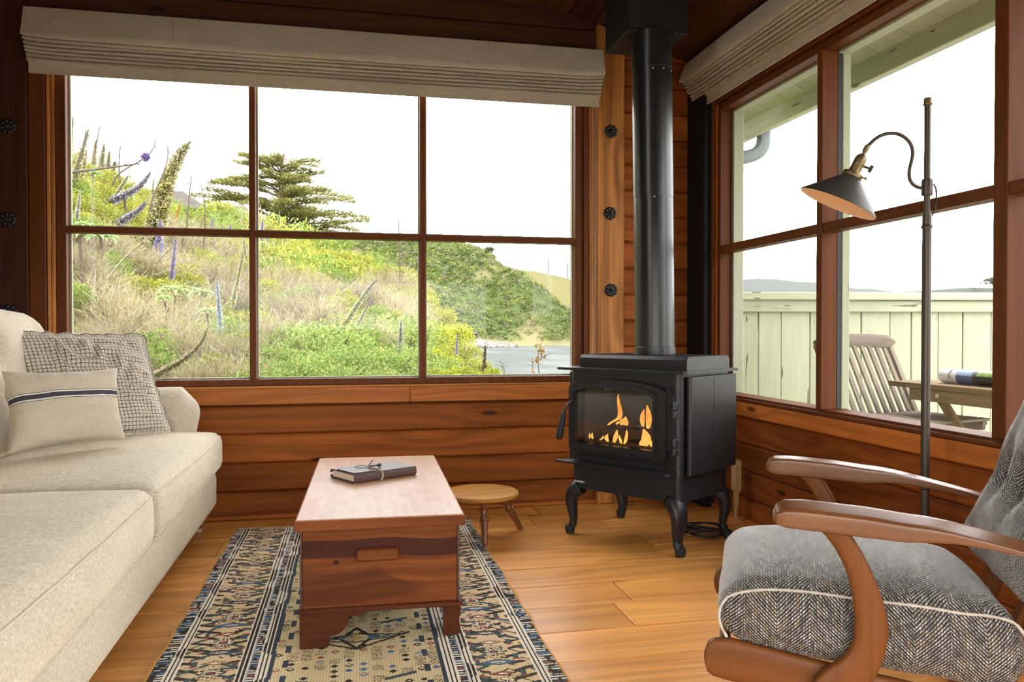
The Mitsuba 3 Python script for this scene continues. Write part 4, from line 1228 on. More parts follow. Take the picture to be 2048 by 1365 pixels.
B['m_tweed'] = principled(proc(tweed_fn), .95, spec=.1, sheen=4.0, sheen_tint=.2)
B['m_tweedpipe'] = principled((.42, .38, .32), .95, spec=.1)
ac = thing('armchair', 'wooden framed armchair with grey herringbone tweed cushions in the right foreground', 'chair')
AW = .715


def arm_mesh(w0, w1, tilt):
    up_ = [(-.012, .598), (-.004, .614), (.012, .623), (.05, .625), (.094, .623), (.183, .617), (.27, .608), (.31, .604), (.356, .597), (.438, .582), (.53, .561), (.62, .538), (.66, .526)]
    dn = [(-.012, .588), (-.004, .581), (.013, .576), (.05, .574), (.089, .572), (.176, .566), (.24, .562), (.29, .565), (.33, .566), (.384, .559), (.463, .543), (.55, .520), (.60, .508)]
    wid = [.42, .70, .88, .97, 1, 1, 1, .98, .93, .84, .74, .66, .62]
    c = (w0 + w1) / 2
    stn = []
    for (s, zt), (s2, zb), k in zip(up_, dn, wid):
        stn.append((((s + s2) / 2, c, (zt + zb - tilt) / 2), (0, (w1 - w0) / 2 * k, tilt), (0, 0, (zt - zb - tilt) / 2)))
    m = loft(stn, 40, 9)
    return m


def leg_mesh(w0, w1):
    L = [(.076, .576), (.098, .553), (.115, .530), (.133, .495), (.145, .460), (.151, .430), (.156, .379), (.154, .332), (.142, .305), (.125, .285), (.095, .262), (.075, .235), (.062, .17), (.060, .09), (.062, .0)]
    Rr = [(.140, .572), (.158, .545), (.176, .513), (.198, .463), (.210, .430), (.218, .400), (.223, .354), (.216, .312), (.207, .283), (.196, .255), (.175, .22), (.150, .19), (.122, .14), (.104, .08), (.098, .0)]
    stn = []
    for (a, b), (c, d) in zip(L, Rr):
        stn.append((((a + c) / 2, (w0 + w1) / 2, (b + d) / 2), ((c - a) / 2, 0, (d - b) / 2), (0, (w1 - w0) / 2, 0)))
    return loft(stn, 20, 5)


def rail_mesh(w0, w1):
    up_ = [(-.160, .255), (-.152, .280), (-.136, .290), (-.10, .293), (0, .2775), (.10, .262), (.3, .235), (.55, .205), (.66, .19)]
    dn = [(-.158, .235), (-.153, .215), (-.14, .205), (-.10, .198), (0, .190), (.10, .180), (.3, .160), (.55, .135), (.66, .125)]
    return loft([(((a + c) / 2, (w0 + w1) / 2, (b + d) / 2), (0, (w1 - w0) / 2, 0), ((a - c) / 2, 0, (b - d) / 2)) for (a, b), (c, d) in zip(up_, dn)], 20, 5)


def clean(m):
    m.fix_normals()
    return m


for w0, w1, tl in ((.0, .070, .0075), (AW - .070, AW, .002)):
    part(ac, 'arm', arm_mesh(w0, w1, tl), 'm_chairarm', M=Mk, grain=(1, 0, 0), k=450, smooth=28)
for i, (w0, w1) in enumerate(((.012, .050), (AW - .050, AW - .012))):
    part(ac, 'front_leg', clean(leg_mesh(w0, w1)), 'm_chairwood', M=Mk, grain=(0, 0, 1), k=452 + i, smooth=45)
for i, (w0, w1) in enumerate(((.054, .086), (AW - .086, AW - .054))):
    part(ac, 'side_rail', clean(rail_mesh(w0, w1)), 'm_chairwood', M=Mk, grain=(1, 0, 0), k=455 + i, smooth=45)
part(ac, 'cross_rail', cbox(-.128, -.105, .087, AW - .087, .205, .275, .006), 'm_chairwood', M=Mk, grain=(0, 1, 0), k=457, smooth=False)
part(ac, 'cross_rail', cbox(.50, .525, .087, AW - .087, .15, .205, .006), 'm_chairwood', M=Mk, grain=(0, 1, 0), k=458, smooth=False)
for i, wc in enumerate((.031, AW - .031)):
    part(ac, 'rear_leg', clean(loft([((.50, wc, 0), (.018, 0, 0), (0, .018, 0)), ((.54, wc, .15), (.024, 0, 0), (0, .019, 0)), ((.62, wc, .40), (.026, 0, 0), (0, .019, 0)), ((.655, wc, .515), (.022, 0, 0), (0, .018, 0))], 16, 5)),
         'm_chairwood', M=Mk, grain=(0, 0, 1), k=459 + i, smooth=45)
for i, wc in enumerate((.13, .29, .43, .585)):
    part(ac, 'back_slat', clean(loft([((.60, wc, .18), (.010, 0, 0), (0, .022, 0)), ((.78, wc, .60), (.010, 0, 0), (0, .022, 0)), ((.90, wc, .98), (.010, 0, 0), (0, .020, 0))], 12, 5)), 'm_chairwood', M=Mk, smooth=45)


def seat_mesh():
    s0, s1, w0, w1 = -.130, .50, .060, AW - .055
    m = tm(rbox(s0, s1, w0, w1, .262, .408, .058, 20).refine_to_length(.02))
    v = np.array(m.vertices)
    a, b = (2 * v[:, 0] - s0 - s1) / (s1 - s0), (2 * v[:, 1] - w0 - w1) / (w1 - w0)
    t = (v[:, 2] - .262) / .146
    k = np.clip(1 - np.abs(a) ** 3.5, 0, 1) ** .8 * np.clip(1 - np.abs(b) ** 2.6, 0, 1) ** .8
    v[:, 2] += .062 * k * np.clip(t, 0, 1) - .012 * k * (1 - t)
    v[:, 2] += .030 * np.clip(-v[:, 0] / .13, 0, 1) * (1 - np.clip(t, 0, 1)) * 1.0
    v[:, 2] -= .03 * np.clip(v[:, 0] / .5, 0, 1) * 1.0 * (1 - .3 * t)
    v[:, 1] += np.where(np.abs(b) > .6, np.sign(b) * .010 * np.sin(np.pi * np.clip(t, 0, 1)) * np.clip(1 - a ** 4, 0, 1), 0)
    v += (np.stack([meshkit.fbm(v * 9 + i * 7, 2, 60 + i) for i in range(3)], 1) - .5) * .010
    m.vertices = v
    return m


sc = part(ac, 'seat_cushion', seat_mesh(), 'm_tweed', M=Mk, smooth=True)
path = [(-.100, .285), (-.121, .315), (-.129, .350), (-.113, .383), (-.08, .400), (0.002, .411), (.076, .411), (.16, .406), (.223, .404), (.314, .400), (.397, .394), (.479, .388), (.50, .34)]
sm_ = seat_mesh()
pc = curve([(s, .0, z) for s, z in path], 80)
loc_, ri_, _ = sm_.ray.intersects_location(pc + [0, -.2, 0], np.tile([[0, 1.0, 0]], (80, 1)), multiple_hits=False)
loc_ = loc_[np.argsort(ri_)]
cl = np.array([(p[0], (p[1] if abs(p[1] - .06) < .03 else .07) - .003, p[2]) for p in loc_])
from scipy.ndimage import gaussian_filter1d
cl = gaussian_filter1d(cl, 1.5, axis=0, mode='nearest')
part(sc, 'piping', tube(cl, .0035 + .0008 * np.sin(np.arange(len(cl)) * 2.1), 6), 'm_tweedpipe', M=Mk, smooth=True, label='pale corded piping')


def back_mesh():
    w0, w1, H = .050, AW - .045, .80
    m = tm(rbox(0, .17, w0, w1, 0, H, .072, 20).refine_to_length(.024))
    v = np.array(m.vertices)
    b, t = (2 * v[:, 1] - w0 - w1) / (w1 - w0), v[:, 2] / H
    fr = np.clip(1 - v[:, 0] / .085, 0, 1)
    k = np.clip(1 - np.abs(b) ** 3, 0, 1) * np.clip(1 - np.abs(2 * t - 1) ** 3, 0, 1)
    v[:, 0] -= .040 * fr * k
    for wc, zc in ((.20, .24), (.36, .24), (.52, .24), (.20, .50), (.36, .50), (.52, .50)):
        d2 = (v[:, 1] - wc) ** 2 + (v[:, 2] - zc) ** 2
        v[:, 0] += fr * (.060 * np.exp(-d2 / .0022) + .016 * np.exp(-np.abs(v[:, 1] - wc) / .018) * np.exp(-((v[:, 2] - zc) / .12) ** 2))
    v += (np.stack([meshkit.fbm(v * 9 + i * 7, 2, 80 + i) for i in range(3)], 1) - .5) * .014
    v[:, 0] -= .035 * np.clip(1 - t / .25, 0, 1) ** 2
    m.vertices = v
    th = math.radians(21.5)
    R_ = np.array([[math.cos(th), 0, math.sin(th), .500], [0, 1, 0, 0], [-math.sin(th), 0, math.cos(th), .405], [0, 0, 0, 1.]])
    m.apply_transform(R_)
    return m, R_


bm, Rb = back_mesh()
bc = part(ac, 'back_cushion', bm, 'm_tweed', M=Mk, smooth=True)
for wc, zc in ((.20, .24), (.36, .24), (.52, .24), (.20, .50), (.36, .50), (.52, .50)):
    part(bc, 'button', moved(trimesh.creation.icosphere(2, .012), Mk @ Rb @ T_(.018, wc, zc) @ np.diag([.6, 1, 1, 1])), 'm_tweed', smooth=True)
# ---------------------------------------------------------------- outside: deck, fence, eave
deck = struct('deck')
B['m_deck'] = principled((.42, .40, .34), .8, spec=.1)  # deck out of view, coloured pale to bounce light up to the eave
scene[deck] = shape(box(2.19, 6.5, .5, 4.75, -.09, -.028), 'm_deck', smooth=False)
for i in range(31):
    part(deck, 'plank', cbox(2.19 + i * .139, 2.325 + i * .139, .5, 4.62, -.0275, .012, .003), 'm_deck', smooth=False)
house_side = struct('wall_outside')
scene[house_side] = shape(cat(box(XR + .125, XR + .15, .0, 4.55, -.1, .62), box(XR + .125, XR + .15, 4.13, 4.55, .62, 2.5), box(XR + .125, XR + .15, 0, 4.55, 2.25, 2.5)), 'm_paint', smooth=False, grain=(0, 1, 0), k=501)
fa = math.radians(-9.5)
Mf = frame((2.26, 4.655, 0), (math.cos(fa), math.sin(fa), 0), (-math.sin(fa), math.cos(fa), 0))
fc = thing('fence', 'pale yellow-green board fence with a flat cap rail around the deck', 'fence')
x, i = -.02, 0
wl = [.135, .195, .145, .185, .19, .14, .185, .14, .175, .16, .185, .15, .19, .145, .18, .15, .19, .14, .18, .15]
for i, w in enumerate(wl):
    part(fc, 'board', cbox(x + .0025, x + w - .0025, .0 + .003 * (i % 2), .020 + .003 * (i % 2), -.05, 1.125, .003), 'm_paint', M=Mf, smooth=False, grain=(0, 0, 1), k=510 + i)
    x += w
FL_ = x
part(fc, 'rail', cbox(-.02, FL_, -.030, -.001, 1.112, 1.180, .004), 'm_paint', M=Mf, smooth=False, grain=(1, 0, 0), k=540)
part(fc, 'rail', cbox(-.02, FL_, .024, .055, 1.04, 1.180, .004), 'm_paint', M=Mf, smooth=False, grain=(1, 0, 0), k=541)
part(fc, 'cap', cbox(-.02, FL_, -.055, .085, 1.186, 1.236, .006), 'm_paint', M=Mf, smooth=False, grain=(1, 0, 0), k=542)
for px in (.05, 1.55, 3.1):
    part(fc, 'post', cbox(px - .045, px + .045, .056, .15, -.2, 1.18, .005), 'm_paint', M=Mf, smooth=False, grain=(0, 0, 1), k=543)

# eave: sloping soffit boards and fascia beam
ev = struct('roof_eave')
XE, ZE, SE = 2.65, 2.395, .36
scene[ev] = shape(hull([(2.19, y, ZE + SE * (XE - 2.19) + d) for y in (-.3, 6.1) for d in (.03, .06)] + [(XE + .1, y, ZE - SE * .1 + d) for y in (-.3, 6.1) for d in (.03, .06)]), 'm_black', smooth=False)
y = -.3
i = 0
while y < 6.1:
    w = .215 + .02 * ((i * 7) % 3 - 1)
    m = hull([(xx, yy, ZE + SE * (XE - xx) + d) for xx in (2.19, XE + .02) for yy, d in ((y + .004, .0), (y + w - .004, .0), (y + .0005, .006), (y + w - .0005, .006), (y + .0005, .029), (y + w - .0005, .029))])
    part(ev, 'soffit_board', m, 'm_paint', smooth=False, grain=(1, 0, 0), k=550 + i)
    y += w
    i += 1
part(ev, 'fascia', cbox(XE, XE + .045, -.3, 6.1, 2.282, 2.43, .004), 'm_paint', smooth=False, grain=(0, 1, 0), k=590)
B['m_gutter'] = principled((.16, .19, .19), .5, metal=.1)
part(ev, 'gutter', cat(box(XE + .047, XE + .15, -.3, 6.05, 2.33, 2.336), box(XE + .148, XE + .153, -.3, 6.05, 2.337, 2.44)), 'm_gutter', smooth=False)
# downspout: a ribbed elbow under the gutter turning back towards the house
dp = thing('downspout', 'grey-green ribbed downspout elbow hanging from the eave outside the right window', 'downspout')
DX, DY = XE + .10, 4.88
c = curve([(DX, DY, 2.335), (DX, DY, 2.285), (DX - .005, DY, 2.235), (DX - .035, DY, 2.185), (DX - .09, DY, 2.155), (DX - .17, DY, 2.135), (DX - .30, DY + .03, 2.105), (DX - .44, DY + .06, 2.07)], 50)
d = np.gradient(c, axis=0)
d /= np.linalg.norm(d, axis=1, keepdims=True)
stn = []
for i, (p, t) in enumerate(zip(c, d)):
    a = np.cross([0, 1, 0], t)
    a /= np.linalg.norm(a)
    k = 1 + (.07 * (i % 2) if 6 < i < 30 else 0)
    stn.append((p, a * .040 * k, np.array([0, .030, 0]) * k))
m = loft(stn, 24, 5)
part(dp, 'elbow', m, 'm_gutter', smooth=25)
part(dp, 'strap', loft([(c[40] - d[40] * .012, np.cross([0, 1, 0], d[40]) * .043, np.array([0, .033, 0])), (c[40] + d[40] * .012, np.cross([0, 1, 0], d[40]) * .043, np.array([0, .033, 0]))], 24, 5), 'm_gutter', smooth=25)

# ---------------------------------------------------------------- deck chair
dc = thing('deck_chair', 'weathered grey slatted teak folding chair outside on the deck', 'chair')
cf = np.array([.309 * math.cos(.09) + .0, -.951])
yawc = math.radians(25)
Rr_, Ff_ = np.array([.978, -.208]), np.array([.208, .978])
fd = Rr_ * math.sin(yawc) - Ff_ * math.cos(yawc)
rd = Rr_ * math.cos(yawc) + Ff_ * math.sin(yawc)
Md = frame((2.687, 3.825, 0), (*rd, 0), (*fd, 0))          # x along the top rail, y towards the seat front, z up; origin under the top rail
DCZ = .012
hl = .287
stn = []
for t in np.linspace(-1, 1, 13):
    k = 1 if abs(t) < .9 else math.sqrt(max(.08, 1 - ((abs(t) - .9) / .1) ** 2))
    stn.append(((t * hl, .015 * t * t, .942 - .010 * t * t), (0, .015, 0), (0, 0, .036 * k)))
part(dc, 'top_rail', loft(stn, 16, 4), 'm_teak', M=Md, smooth=40, grain=(1, 0, 0), k=601)
LB = lambda z: (.925 - z) * .48
for i in range(9):
    x = -.222 + i * .0555
    part(dc, 'slat', bar((x, LB(.915), .915), (x, LB(.570), .570), .030, .012, (1, 0, 0)), 'm_teak', M=Md, smooth=False, grain=(0, 0, 1), k=602 + i)
for i, x in enumerate((-.268, .268)):
    part(dc, 'stile', bar((x, LB(.92), .92), (x, LB(DCZ), DCZ), .030, .022, (1, 0, 0)), 'm_teak', M=Md, smooth=False, grain=(0, 0, 1), k=612 + i)
    part(dc, 'rear_leg', bar((x * .9, LB(.56) + .40, .56), (x * .9, -.06, DCZ), .022, .040, (1, 0, 0)), 'm_teak', M=Md, smooth=False, grain=(0, 0, 1), k=614 + i)
    part(dc, 'seat_rail', bar((x * .82, LB(.57) - .02, .528), (x * .82, LB(.57) + .42, .535), .022, .040, (1, 0, 0)), 'm_teak', M=Md, smooth=False, grain=(0, 1, 0), k=616 + i)
part(dc, 'cross_bar', bar((-.252, LB(.56), .556), (.252, LB(.56), .556), .026, .030, (0, 0, 1)), 'm_teak', M=Md, smooth=False, grain=(1, 0, 0), k=619)
for i in range(6):
    y = LB(.57) + .035 + i * .066
    part(dc, 'seat_slat', cbox(-.262, .262, y, y + .056, .557, .571, .003), 'm_teak', M=Md, smooth=False, grain=(1, 0, 0), k=620 + i)

# ---------------------------------------------------------------- deck table and rolled magazine
dt = thing('deck_table', 'brown weathered teak folding side table on the deck beside the slatted chair', 'table')
ta = math.radians(1.5)
Mt = frame((2.755, 3.63, 0), (math.cos(ta), math.sin(ta), 0), (-math.sin(ta), math.cos(ta), 0))
for i in range(6):
    part(dt, 'top_slat', cbox(.0 + i * .084, .080 + i * .084, -1.0, .0, .712, .738, .003), 'm_teak2', M=Mt, smooth=False, grain=(0, 1, 0), k=630 + i)
for i, x in enumerate((.018, .46)):
    part(dt, 'apron', cbox(x, x + .022, -.93, -.13, .652, .7115, .003), 'm_teak2', M=Mt, smooth=False, grain=(0, 1, 0), k=637 + i)
    xo = .0425 if i == 0 else -.0225
    part(dt, 'leg', bar((x + xo, -.275, .690), (x + xo, -.86, .012), .020, .048, (1, 0, 0)), 'm_teak2', M=Mt, smooth=False, grain=(0, 0, 1), k=640 + i)
    part(dt, 'leg', bar((x + xo + (.0225 if i == 0 else -.0225), -.80, .690), (x + xo + (.0225 if i == 0 else -.0225), -.20, .012), .020, .048, (1, 0, 0)), 'm_teak2', M=Mt, smooth=False, grain=(0, 0, 1), k=643 + i)
part(dt, 'bolt', moved(lathe([(0, 0), (.011, 0), (.011, .002), (.0075, .0025), (.0075, .0015), (.0045, .0015), (.0045, .004), (0, .004)], 16), Mt @ frame((.0178, -.318, .684), (0, 1, 0), (0, 0, 1), (-1, 0, 0))), 'm_chain', smooth=40)
B['m_mag_white'] = two(principled((.62, .62, .63), .35))


def mag_fn(p, n, uv):
    L, a = uv.x, uv.y
    sky = mix((.24, .34, .52), (.42, .50, .60), smoothstep(.3, .7, fbm(L * 25, a * 25, 1.0)))
    sky = mix(sky, mi.Color3f(.08, .12, .23), smoothstep(.070, .074, a))
    trees = mix((.03, .04, .035), (.10, .12, .11), noise(L * 160, a * 40))
    grass = mix((.28, .40, .05), (.16, .27, .03), noise(L * 70, a * 120))
    grass = dr.select(a > .070, mi.Color3f(.03, .035, .03), grass)
    c = mi.Color3f(.64, .64, .65)
    c = dr.select((L > .112), sky, c)
    edge = .205 + .012 * noise(a * 60, 2.0)
    c = dr.select(L > edge, trees, c)
    return dr.select(L > .238, grass, c)


B['m_magazine'] = two(principled(proc(mag_fn), .35))
mg = thing('magazine', 'rolled glossy magazine with blue and green cover lying on the deck table', 'magazine')
mz = .738
Mm = frame((2.90, 3.405, mz + .0368), (0, -1, 0), (-1, 0, 0), (0, 0, 1))
Mm[:3, 2] = (0, 0, 1)
turns = np.linspace(-math.pi * .62, math.pi * 2.3, 90)
V, UVm = [], []
for Lx in np.linspace(0, .40, 9):
    for t in turns:
        r = .0362 - .0014 * max(0, (t - math.pi * .2)) / 2
        V.append((Lx, r * math.sin(t + 1.3), r * math.cos(t + 1.3)))
        UVm.append((Lx, (t + math.pi * .62) * .0362))
nT = len(turns)
i, j = np.meshgrid(np.arange(8), np.arange(nT - 1), indexing='ij')
q = np.stack([i * nT + j, (i + 1) * nT + j, (i + 1) * nT + j + 1, i * nT + j + 1], -1).reshape(-1, 4)
mm = trimesh.Trimesh(np.array(V), np.vstack([q[:, [0, 1, 2]], q[:, [0, 2, 3]]]), process=False)
mm.apply_transform(Mm)
part(mg, 'cover', mikit.ply(mm, 'm_magazine', smooth=True, uv=np.array(UVm)), None)
B['m_ink'] = principled((.03, .03, .035), .5)


def wrap(mesh, L0, t0):
    """Flat lettering (reading along x, up along y) laid round the roll: reading direction runs up around it."""
    v = np.array(mesh.vertices)
    t = t0 - v[:, 0] / .0366
    r = .0364 + v[:, 2] * .5
    mesh = mesh.copy()
    mesh.vertices = np.stack([L0 - v[:, 1] * -1, r * np.sin(t), r * np.cos(t)], 1)
    mesh.apply_transform(Mm)
    mesh.fix_normals()
    return mesh


tx = meshkit.text_mesh('JOURNEY', .014, .0008, True)
tx = trimesh.Trimesh(*trimesh.remesh.subdivide_to_size(tx.vertices, tx.faces, .004))
tx = moved(tx, np.diag([.80, 1, 1, 1]))
part(mg, 'title', wrap(tx, .064, math.pi * .62), 'm_ink', smooth=False)
# ---------------------------------------------------------------- land outside: survey points (x,y,z),plants (kind,x,y,z,radius)
CTRL= [(-2.04,6.25,0.07),(-2.21,6.8,0.31),(-2.48,7.64,0.6),(-2.83,8.72,0.96),(-3.26,10.06,1.43),(-3.8,11.72,2.06),(-4.46,13.77,2.89),(-5.79,17.89,2.29),(-8.02,24.78,-0.21),(-1.76,6.2,0.07),(-1.96,6.91,0.29),(-2.27,8.03,0.56),(-2.69,9.53,0.92),(-3.24,11.48,1.44),(-3.95,14.0,2.18),(-4.86,17.24,3.29),(-6.32,22.42,2.69),(-8.75,31.04,0.19),(-1.48,6.14,0.07),(-1.7,7.04,0.26),(-2.05,8.52,0.5),(-2.54,10.57,0.87),(-3.21,13.38,1.44),(-4.12,17.18,2.39),(-5.36,22.36,3.9),(-6.96,29.07,3.3),(-9.64,40.25,0.8),(-1.2,6.08,0.07),(-1.41,7.16,0.24),(-1.77,8.96,0.46),(-2.28,11.59,0.83),(-3.01,15.32,1.47),(-4.05,20.62,2.66),(-5.53,28.18,4.59),(-7.19,36.64,3.99),(-9.95,50.73,1.49),(-0.92,6.02,0.07),(-1.11,7.24,0.21),(-1.42,9.32,0.42),(-1.9,12.45,0.78),(-2.6,17.05,1.5),(-3.62,23.83,2.85),(-5.15,33.88,5.16),(-6.69,44.05,4.56),(-9.27,60.99,2.06),(-0.64,5.96,0.07),(-0.78,7.21,0.2),(-1.01,9.38,0.38),(-1.36,12.64,0.71),(-1.88,17.51,1.41),(-2.65,24.76,2.74),(-3.81,35.64,5.04),(-4.95,46.33,4.45),(-6.86,64.16,1.95),(-0.29,5.88,0.07),(-0.35,7.12,0.17),(-0.46,9.26,0.31),(-0.62,12.48,0.58),(-0.85,17.29,1.17),(-1.21,24.44,2.32),(-1.73,35.19,4.32),(-2.25,45.75,3.72),(-3.12,63.34,1.22),(0.06,5.81,0.07),(0.07,6.99,0.16),(0.09,9.0,0.29),(0.12,12.02,0.52),(0.16,16.45,1.03),(0.23,23.0,2.03),(0.32,32.7,3.76),(0.42,42.51,3.16),(0.58,58.86,0.66),(0.33,5.75,0.07),(0.4,6.8,0.14),(0.5,8.56,0.22),(0.65,11.13,0.36),(0.86,14.81,0.65),(1.17,20.07,1.3),(1.61,27.64,2.39),(2.09,35.93,1.79),(2.9,49.74,-0.71),(0.58,5.7,0.07),(0.67,6.58,0.11),(0.81,8.03,0.14),(1.02,10.06,0.19),(1.3,12.87,0.31),(1.7,16.73,0.6),(2.24,22.03,1.14),(2.91,28.64,0.54),(4.02,39.66,-1.96),(0.75,5.66,0.07),(0.84,6.36,0.09),(0.99,7.47,0.1),(1.19,8.97,0.11),(1.45,10.95,0.14),(1.8,13.53,0.2),(2.25,16.91,0.41),(2.92,21.98,-0.19),(4.04,30.43,-2.69),(0.89,5.63,0.07),(0.97,6.15,0.07),(1.1,6.94,0.06),(1.26,7.97,0.04),(1.47,9.26,0.02),(1.72,10.87,-0.0),(2.03,12.86,-0.01),(2.64,16.71,-0.61),(3.66,23.14,-3.11),(1.05,5.6,0.07),(1.1,5.88,0.06),(1.18,6.29,0.03),(1.27,6.79,0.0),(1.38,7.37,-0.04),(1.51,8.06,-0.08),(1.66,8.84,-0.13),(2.15,11.5,-0.73),(2.98,15.92,-3.23)]
BUSH= [('G',-4.12,13.87,3.23,0.36),('Y',-3.9,13.15,2.94,0.3),('Y',-3.64,12.57,2.6,0.24),('Y',-4.6,18.22,3.72,0.44),('Y',-3.8,16.55,2.88,0.35),('Y',-5.23,22.36,4.56,0.41),('Y',-3.61,13.17,2.54,0.31),('Y',-4.27,18.62,3.41,0.38),('Y',-4.48,20.39,3.74,0.51),('G',-3.9,14.91,2.88,0.4),('G',-3.45,11.67,2.39,0.26),('Y',-4.01,14.46,3.01,0.32),('Y',-4.62,20.28,3.85,0.55),('Y',-4.67,22.7,4.11,0.55),('G',-4.26,20.77,3.61,0.54),('Y',-4.38,15.33,3.5,0.4),('Y',-4.23,17.25,3.29,0.43),('Y',-5.18,20.86,4.45,0.48),('Y',-4.62,15.24,3.97,0.26),('Y',-4.7,16.02,3.98,0.31),('Y',-4.92,17.51,4.16,0.34),('Y',-5.16,19.19,4.42,0.33),('Y',-5.37,21.09,4.67,0.34),('Y',-4.17,13.99,3.3,0.3),('Y',-4.52,16.5,3.62,0.34),('G',-3.53,27.27,4.22,0.49),('G',-2.14,25.79,3.58,0.44),('Y',-2.98,33.54,5.19,0.6),('Y',-1.48,28.39,3.84,0.53),('G',-0.44,28.95,3.89,0.6),('G',-0.06,31.34,4.32,0.52),('Y',-2.98,28.4,4.26,0.47),('Y',-2.33,29.59,4.29,0.5),('G',-2.69,23.08,3.27,0.37),('Y',-3.27,32.18,5.02,0.51),('Y',-0.87,29.67,4.03,0.65),('Y',-3.55,24.9,3.81,0.38),('Y',-2.44,27.01,3.87,0.52),('Y',-1.62,32.95,4.68,0.55),('Y',-3.09,22.32,3.25,0.46),('G',-4.15,32.55,5.37,0.67),('D',-2.93,12.91,1.97,0.4),('D',-2.66,9.74,1.54,0.33),('F',-3.3,20.16,3.0,0.74),('Y',-2.46,11.15,1.56,0.33),('F',-2.47,18.95,2.55,0.63),('D',-1.83,9.89,1.2,0.37),('F',-2.31,14.43,1.87,0.5),('D',-2.76,13.45,1.94,0.43),('F',-3.25,11.79,2.14,0.43),('G',-2.94,11.35,1.85,0.32),('Y',-2.43,12.92,1.74,0.47),('F',-2.01,15.23,1.91,0.56),('Y',-1.55,10.5,1.21,0.34),('D',-1.94,9.34,1.17,0.35),('G',-2.51,8.38,1.34,0.25),('D',-2.37,8.53,1.25,0.32),('D',-3.26,12.55,2.18,0.39),('F',-3.35,18.08,2.76,0.66),('F',-2.89,9.81,1.75,0.29),('F',-1.61,12.66,1.49,0.39),('D',-0.72,16.63,1.87,0.46),('F',0.38,15.25,1.63,0.45),('D',0.35,9.66,0.97,0.25),('D',-0.31,11.67,1.22,0.4),('D',-0.78,9.14,0.97,0.34),('F',-0.29,15.05,1.64,0.48),('F',-0.76,12.18,1.3,0.44),('F',0.96,19.04,2.02,0.53),('D',-1.23,16.05,1.87,0.55),('D',0.97,14.62,1.39,0.38),('Y',-1.39,15.02,1.76,0.41),('G',1.08,25.92,3.12,0.62),('Y',-1.13,20.52,2.49,0.46),('Y',-1.79,22.92,3.02,0.62),('G',-0.62,21.81,2.66,0.66),('Y',-1.62,25.3,3.36,0.62),('Y',0.15,22.08,2.68,0.58),('G',-1.08,12.78,1.42,0.3),('G',-0.19,19.49,2.28,0.42),('Y',-0.81,19.86,2.35,0.44),('Y',-0.49,16.92,1.91,0.44),('G',-1.78,18.33,2.31,0.36),('Y',-2.3,23.42,3.22,0.57),('G',-0.77,14.51,1.59,0.34),('Y',1.43,18.73,1.79,0.43),('G',0.54,12.3,1.22,0.3),('G',-1.69,19.96,2.53,0.39),('Y',-0.05,24.47,3.08,0.69),('Y',0.45,24.85,3.1,0.51),('Y',-1.06,10.63,1.16,0.26),('Y',-0.03,13.67,1.46,0.36),('Y',-1.16,24.83,3.18,0.51),('Y',1.04,17.17,1.71,0.46),('Y',1.72,24.48,2.58,0.67),('D',-2.91,15.35,2.22,0.31),('G',-4.53,30.34,5.08,0.65),('Y',-4.33,25.19,4.21,0.57),('D',-3.85,19.31,3.18,0.54),('Y',-2.07,18.5,2.39,0.5),('Y',-2.88,16.91,2.39,0.44),('Y',-3.08,20.41,2.94,0.4),('Y',-4.65,33.46,5.71,0.89),('G',-2.73,17.64,2.42,0.42),('G',-4.06,22.19,3.66,0.52),('G',-4.76,25.39,4.5,0.59),('Y',-2.37,16.21,2.12,0.41),('G',-3.99,25.92,4.13,0.65),('D',-3.88,34.24,5.6,0.67),('F',-1.18,7.25,0.79,0.32),('G',-1.29,6.49,0.7,0.28),('G',-1.63,7.34,0.85,0.31),('D',-1.03,6.15,0.64,0.22),('D',-2.08,8.23,1.08,0.38),('D',-0.81,6.14,0.64,0.26),('D',-1.72,6.33,0.67,0.25),('F',-1.53,6.29,0.66,0.27),('F',-1.95,7.22,0.9,0.25),('G',-1.16,8.71,0.96,0.38),('D',-1.51,7.88,0.91,0.33),('F',-0.81,7.22,0.77,0.33),('N',-1.19,8.04,0.88,0.2),('N',-1.01,7.02,0.76,0.15),('N',-0.93,8.4,0.9,0.17),('N',-1.43,8.83,1.0,0.21),('N',-0.75,6.43,0.68,0.16),('N',-0.93,6.19,0.65,0.12),('N',-0.99,7.59,0.82,0.17),('G',0.22,6.7,0.71,0.26),('L',-0.26,6.26,0.66,0.3),('L',0.8,10.66,0.98,0.47),('L',-0.6,7.04,0.75,0.27),('L',-0.11,8.33,0.86,0.45),('L',-0.07,6.59,0.7,0.35),('L',-0.43,8.87,0.91,0.36),('L',0.46,6.98,0.71,0.28),('L',-0.54,5.95,0.61,0.3),('L',0.7,7.41,0.72,0.28),('L',0.3,5.78,0.61,0.23),('L',0.53,5.74,0.61,0.22),('L',0.06,5.83,0.61,0.29),('G',0.09,9.62,0.98,0.39),('N',0.9,6.21,0.63,0.2),('N',1.17,11.6,0.98,0.36),('Y',1.54,10.29,0.73,0.26),('N',1.92,13.82,0.96,0.37),('N',1.1,6.01,0.6,0.2),('N',0.93,7.85,0.72,0.22),('Y',2.02,16.56,1.26,0.45),('N',0.7,5.79,0.62,0.18),('Y',1.96,19.31,1.65,0.52),('Y',1.44,8.44,0.61,0.19),('D',1.42,16.74,1.51,0.38),('D',1.44,14.62,1.23,0.26),('Y',1.25,24.05,2.72,0.46),('D',0.73,15.48,1.58,0.29),('D',1.05,13.52,1.22,0.26),('Y',2.06,21.74,1.97,0.4),('D',1.79,22.68,2.25,0.51),('Y',0.71,12.4,1.19,0.23)]
